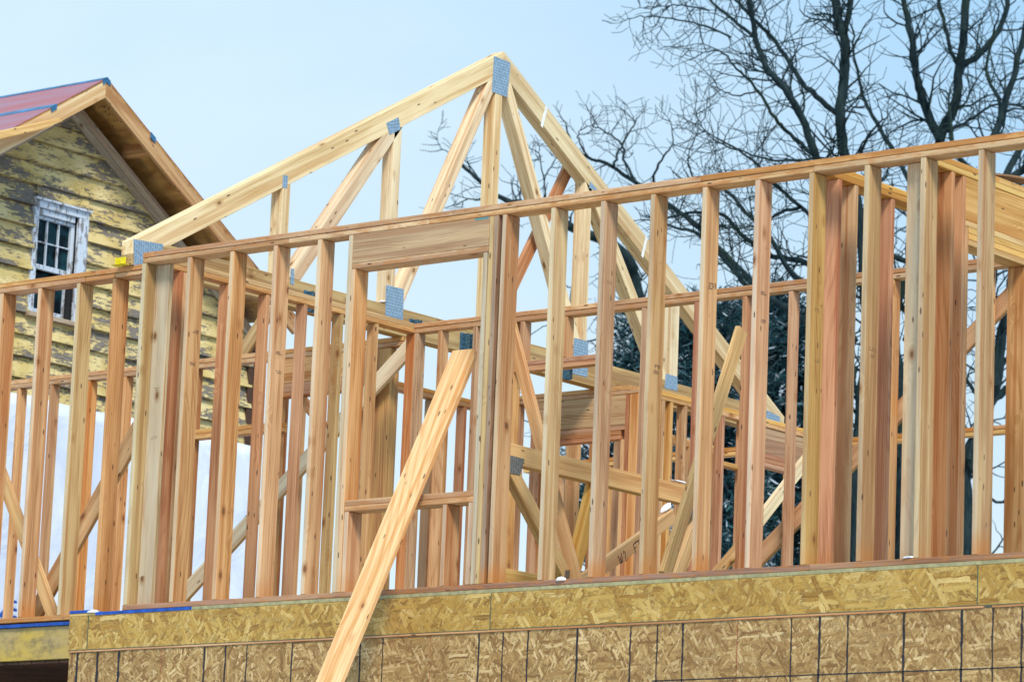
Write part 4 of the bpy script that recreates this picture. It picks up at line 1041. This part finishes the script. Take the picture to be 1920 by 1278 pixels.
B_ = [([(1694, 2150), (1696, 1500), (1692, 1040), (1683, 900), (1690, 800), (1683, 700), (1673, 610), (1690, 540), (1725, 470), (1762, 262), (1790, 200), (1797, 130), (1806, 80), (1812, 0), (1820, -60)], 15, 7),
      ([(1762, 262), (1735, 200), (1718, 140), (1712, 80), (1700, 30), (1685, -40)], 9, 5),
      ([(1797, 130), (1850, 90), (1885, 30), (1890, -40)], 7, 4),
      ([(1797, 135), (1775, 60), (1760, 0), (1750, -50)], 4, 3),
      ([(1700, 640), (1770, 520), (1840, 420), (1885, 330), (1930, 250)], 9, 6),
      ([(1740, 400), (1700, 330), (1650, 240), (1622, 190), (1604, 120), (1600, 60)], 6, 2),
      ([(1765, 250), (1800, 235), (1840, 210), (1870, 195), (1930, 200)], 4, 1.5),
      ([(1720, 500), (1660, 470), (1620, 430), (1600, 380)], 6, 2),
      ([(1712, 600), (1670, 550), (1620, 540), (1560, 500), (1500, 480)], 6, 2),
      ([(1690, 930), (1670, 880), (1620, 800), (1600, 700)], 8, 3)]
bare_tree('forked bare tree with thick curved mossy trunk right of the straight tree', B_, DT+2, 23, gp(1700)+Vector((1, 1.4, 0)), 1.25, .7)
C_ = [([(1812, 2150), (1813, 1500), (1811, 1000), (1812, 870), (1838, 800), (1866, 720), (1878, 630), (1893, 560), (1910, 480), (1950, 400)], 15, 9),
      ([(1866, 720), (1850, 620), (1862, 500), (1866, 400), (1850, 300), (1870, 240), (1892, 170), (1915, 90), (1930, 0)], 10, 5),
      ([(1816, 862), (1850, 750), (1875, 690), (1915, 650), (1960, 640)], 6, 5),
      ([(1852, 762), (1880, 735), (1920, 710), (1960, 700)], 8, 6),
      ([(1850, 762), (1812, 715), (1790, 690), (1770, 600), (1750, 570), (1725, 555)], 4, 2),
      ([(1866, 420), (1830, 330), (1790, 280), (1780, 200)], 7, 3),
      ([(1860, 370), (1890, 340), (1930, 310)], 9, 7),
      ([(1815, 860), (1850, 930), (1895, 940), (1930, 930)], 4, 1.5),
      ([(1855, 290), (1875, 200), (1850, 130), (1870, 40)], 5, 2)]
bare_tree('bare tree at the right edge with a dark trunk showing between the last studs', C_, DT+1, 37, gp(1815), 1.2, .7)
D_ = [([(1330, 2150), (1320, 1500), (1300, 900), (1285, 740), (1235, 640), (1205, 590), (1190, 520), (1175, 480), (1130, 450), (1080, 430), (1030, 400), (980, 380), (950, 378), (900, 340), (862, 305)], 18, 3),
      ([(1560, 720), (1500, 640), (1440, 560), (1370, 490), (1311, 427), (1254, 383), (1192, 343), (1140, 308), (1104, 296), (1073, 270), (1062, 235)], 8, 1.6),
      ([(1192, 343), (1170, 300), (1165, 270), (1130, 245), (1110, 235)], 3, 1),
      ([(1150, 312), (1160, 285), (1185, 240), (1200, 215)], 3, .9),
      ([(1254, 383), (1225, 340), (1240, 300), (1262, 270), (1255, 225)], 3.5, .8),
      ([(1104, 296), (1085, 262), (1090, 240)], 2, .8),
      ([(980, 380), (930, 370), (880, 375), (835, 390)], 2.2, .8),
      ([(1205, 600), (1150, 580), (1130, 575)], 4, 1),
      ([(900, 340), (870, 300), (830, 280), (820, 260)], 1.6, .6),
      ([(1021, 400), (1022, 340), (1010, 290), (1012, 275)], 2, .6),
      ([(1022, 330), (1040, 300), (1035, 290)], 1.5, .5),
      ([(1090, 440), (1070, 560), (1060, 620)], 2, .6),
      ([(1170, 620), (1090, 640), (1030, 610), (980, 640)], 2, .6),
      ([(1100, 840), (1060, 800), (990, 790), (965, 770)], 2.2, .7),
      ([(1311, 427), (1330, 360), (1300, 330), (1290, 290), (1310, 240)], 3, .8)]
bare_tree('low spreading bare tree whose dark branches show inside the right half of the big truss', D_, DT+4, 51, gp(1330)+Vector((0, 2.5, 0)), .8, .42)

def evergreen(label, cx, pts, D, seed, n, base):
    """pts: crown outline ellipses in the picture (x, y, rx, ry); drooping sprays of small needles"""
    rnd = random.Random(seed); t = thing('evergreen_tree', base, label, 'tree', 'evergreens behind the frame')
    tk = Tubes(); top = min(pts, key=lambda p: p[1]-p[3])
    a = pix(top[0], top[1], D); tk.tube([base.copy(), Vector((base.x*.5+a.x*.5, base.y*.5+a.y*.5, a.z*.5+GZ*.5)), a], [.32, .2, .04], 8)
    vs, fs = [], []; sc = D*MPP; tot = sum(p[2]*p[3] for p in pts)
    for (x, y, rx, ry) in pts:
        k_ = int(n*rx*ry/tot/9)
        for _ in range(k_):
            while True:
                u = Vector((rnd.uniform(-1, 1), rnd.uniform(-1, 1), rnd.uniform(-1, 1)))
                if u.length < 1: break
            nn = noise.noise(Vector((x+u.x*rx, y+u.y*ry, u.z*60))*.022)
            if nn < .07: continue
            c0 = pix(x+u.x*rx, y+u.y*ry, D+u.z*rx*sc*1.1)
            out = (RT*u.x+fw*u.z*.8+Vector((0, 0, .35))).normalized()
            L = rnd.uniform(.25, .6)
            if rnd.random() < .25: tk.tube([c0-out*.3, c0+out*L*.5, c0+out*L+Vector((0, 0, -.08))], [.014, .009, .003], 3)
            for _k in range(9):
                f_ = rnd.random(); c = c0+out*L*f_+Vector((0, 0, -.12*f_*f_-rnd.uniform(0, .12)))+Vector((rnd.gauss(0, .05), rnd.gauss(0, .05), rnd.gauss(0, .04)))
                d = (out*.7+Vector((rnd.gauss(0, .5), rnd.gauss(0, .5), rnd.gauss(-.35, .45)))).normalized()
                s_ = d.orthogonal().normalized(); ang = rnd.uniform(0, 6.28); s_ = (Matrix.Rotation(ang, 3, d) @ s_)*rnd.uniform(.008, .018); Ln = rnd.uniform(.06, .16)
                k0 = len(vs); vs += [c-s_, c+d*Ln*.6+s_*.9, c+d*Ln, c+s_*.2-d*.01]; fs.append((k0, k0+3, k0+1, k0+2))
    me = bpy.data.meshes.new('crown'); me.from_pydata([tuple(v) for v in vs], [], fs)
    link('crown', me, M['needles'], t); tk.build('trunk', M['bark'], t)
EB = lambda px, dy=0: Vector((pix(px, 1500, 52).x, pix(px, 1500, 52).y+dy, GZ))
evergreen('dark snowy evergreen behind the studs just right of the truss foot', 1400, [(1345, 620, 75, 60), (1330, 740, 95, 80), (1330, 880, 70, 120), (1340, 1000, 75, 110)], 51, 3, 90000, EB(1340))
evergreen('tallest dark evergreen in the bay left of the double yellow stud', 1480, [(1445, 600, 60, 60), (1455, 700, 85, 90), (1465, 830, 85, 100), (1460, 980, 95, 120)], 52, 5, 100000, EB(1460, 1))
evergreen('small dark evergreen top showing under the truss slope', 1200, [(1195, 650, 38, 48), (1200, 730, 55, 60), (1215, 850, 40, 90), (1130, 950, 70, 130)], 54, 8, 50000, EB(1200, 2))
evergreen('dark evergreen boughs low down between the yellow and pale double studs', 1620, [(1600, 880, 40, 70), (1620, 980, 70, 110), (1690, 850, 22, 70), (1700, 1010, 35, 60)], 56, 9, 45000, EB(1620, 4))

print('objects', len(bpy.data.objects), 'faces', sum(len(m.polygons) for m in bpy.data.meshes))
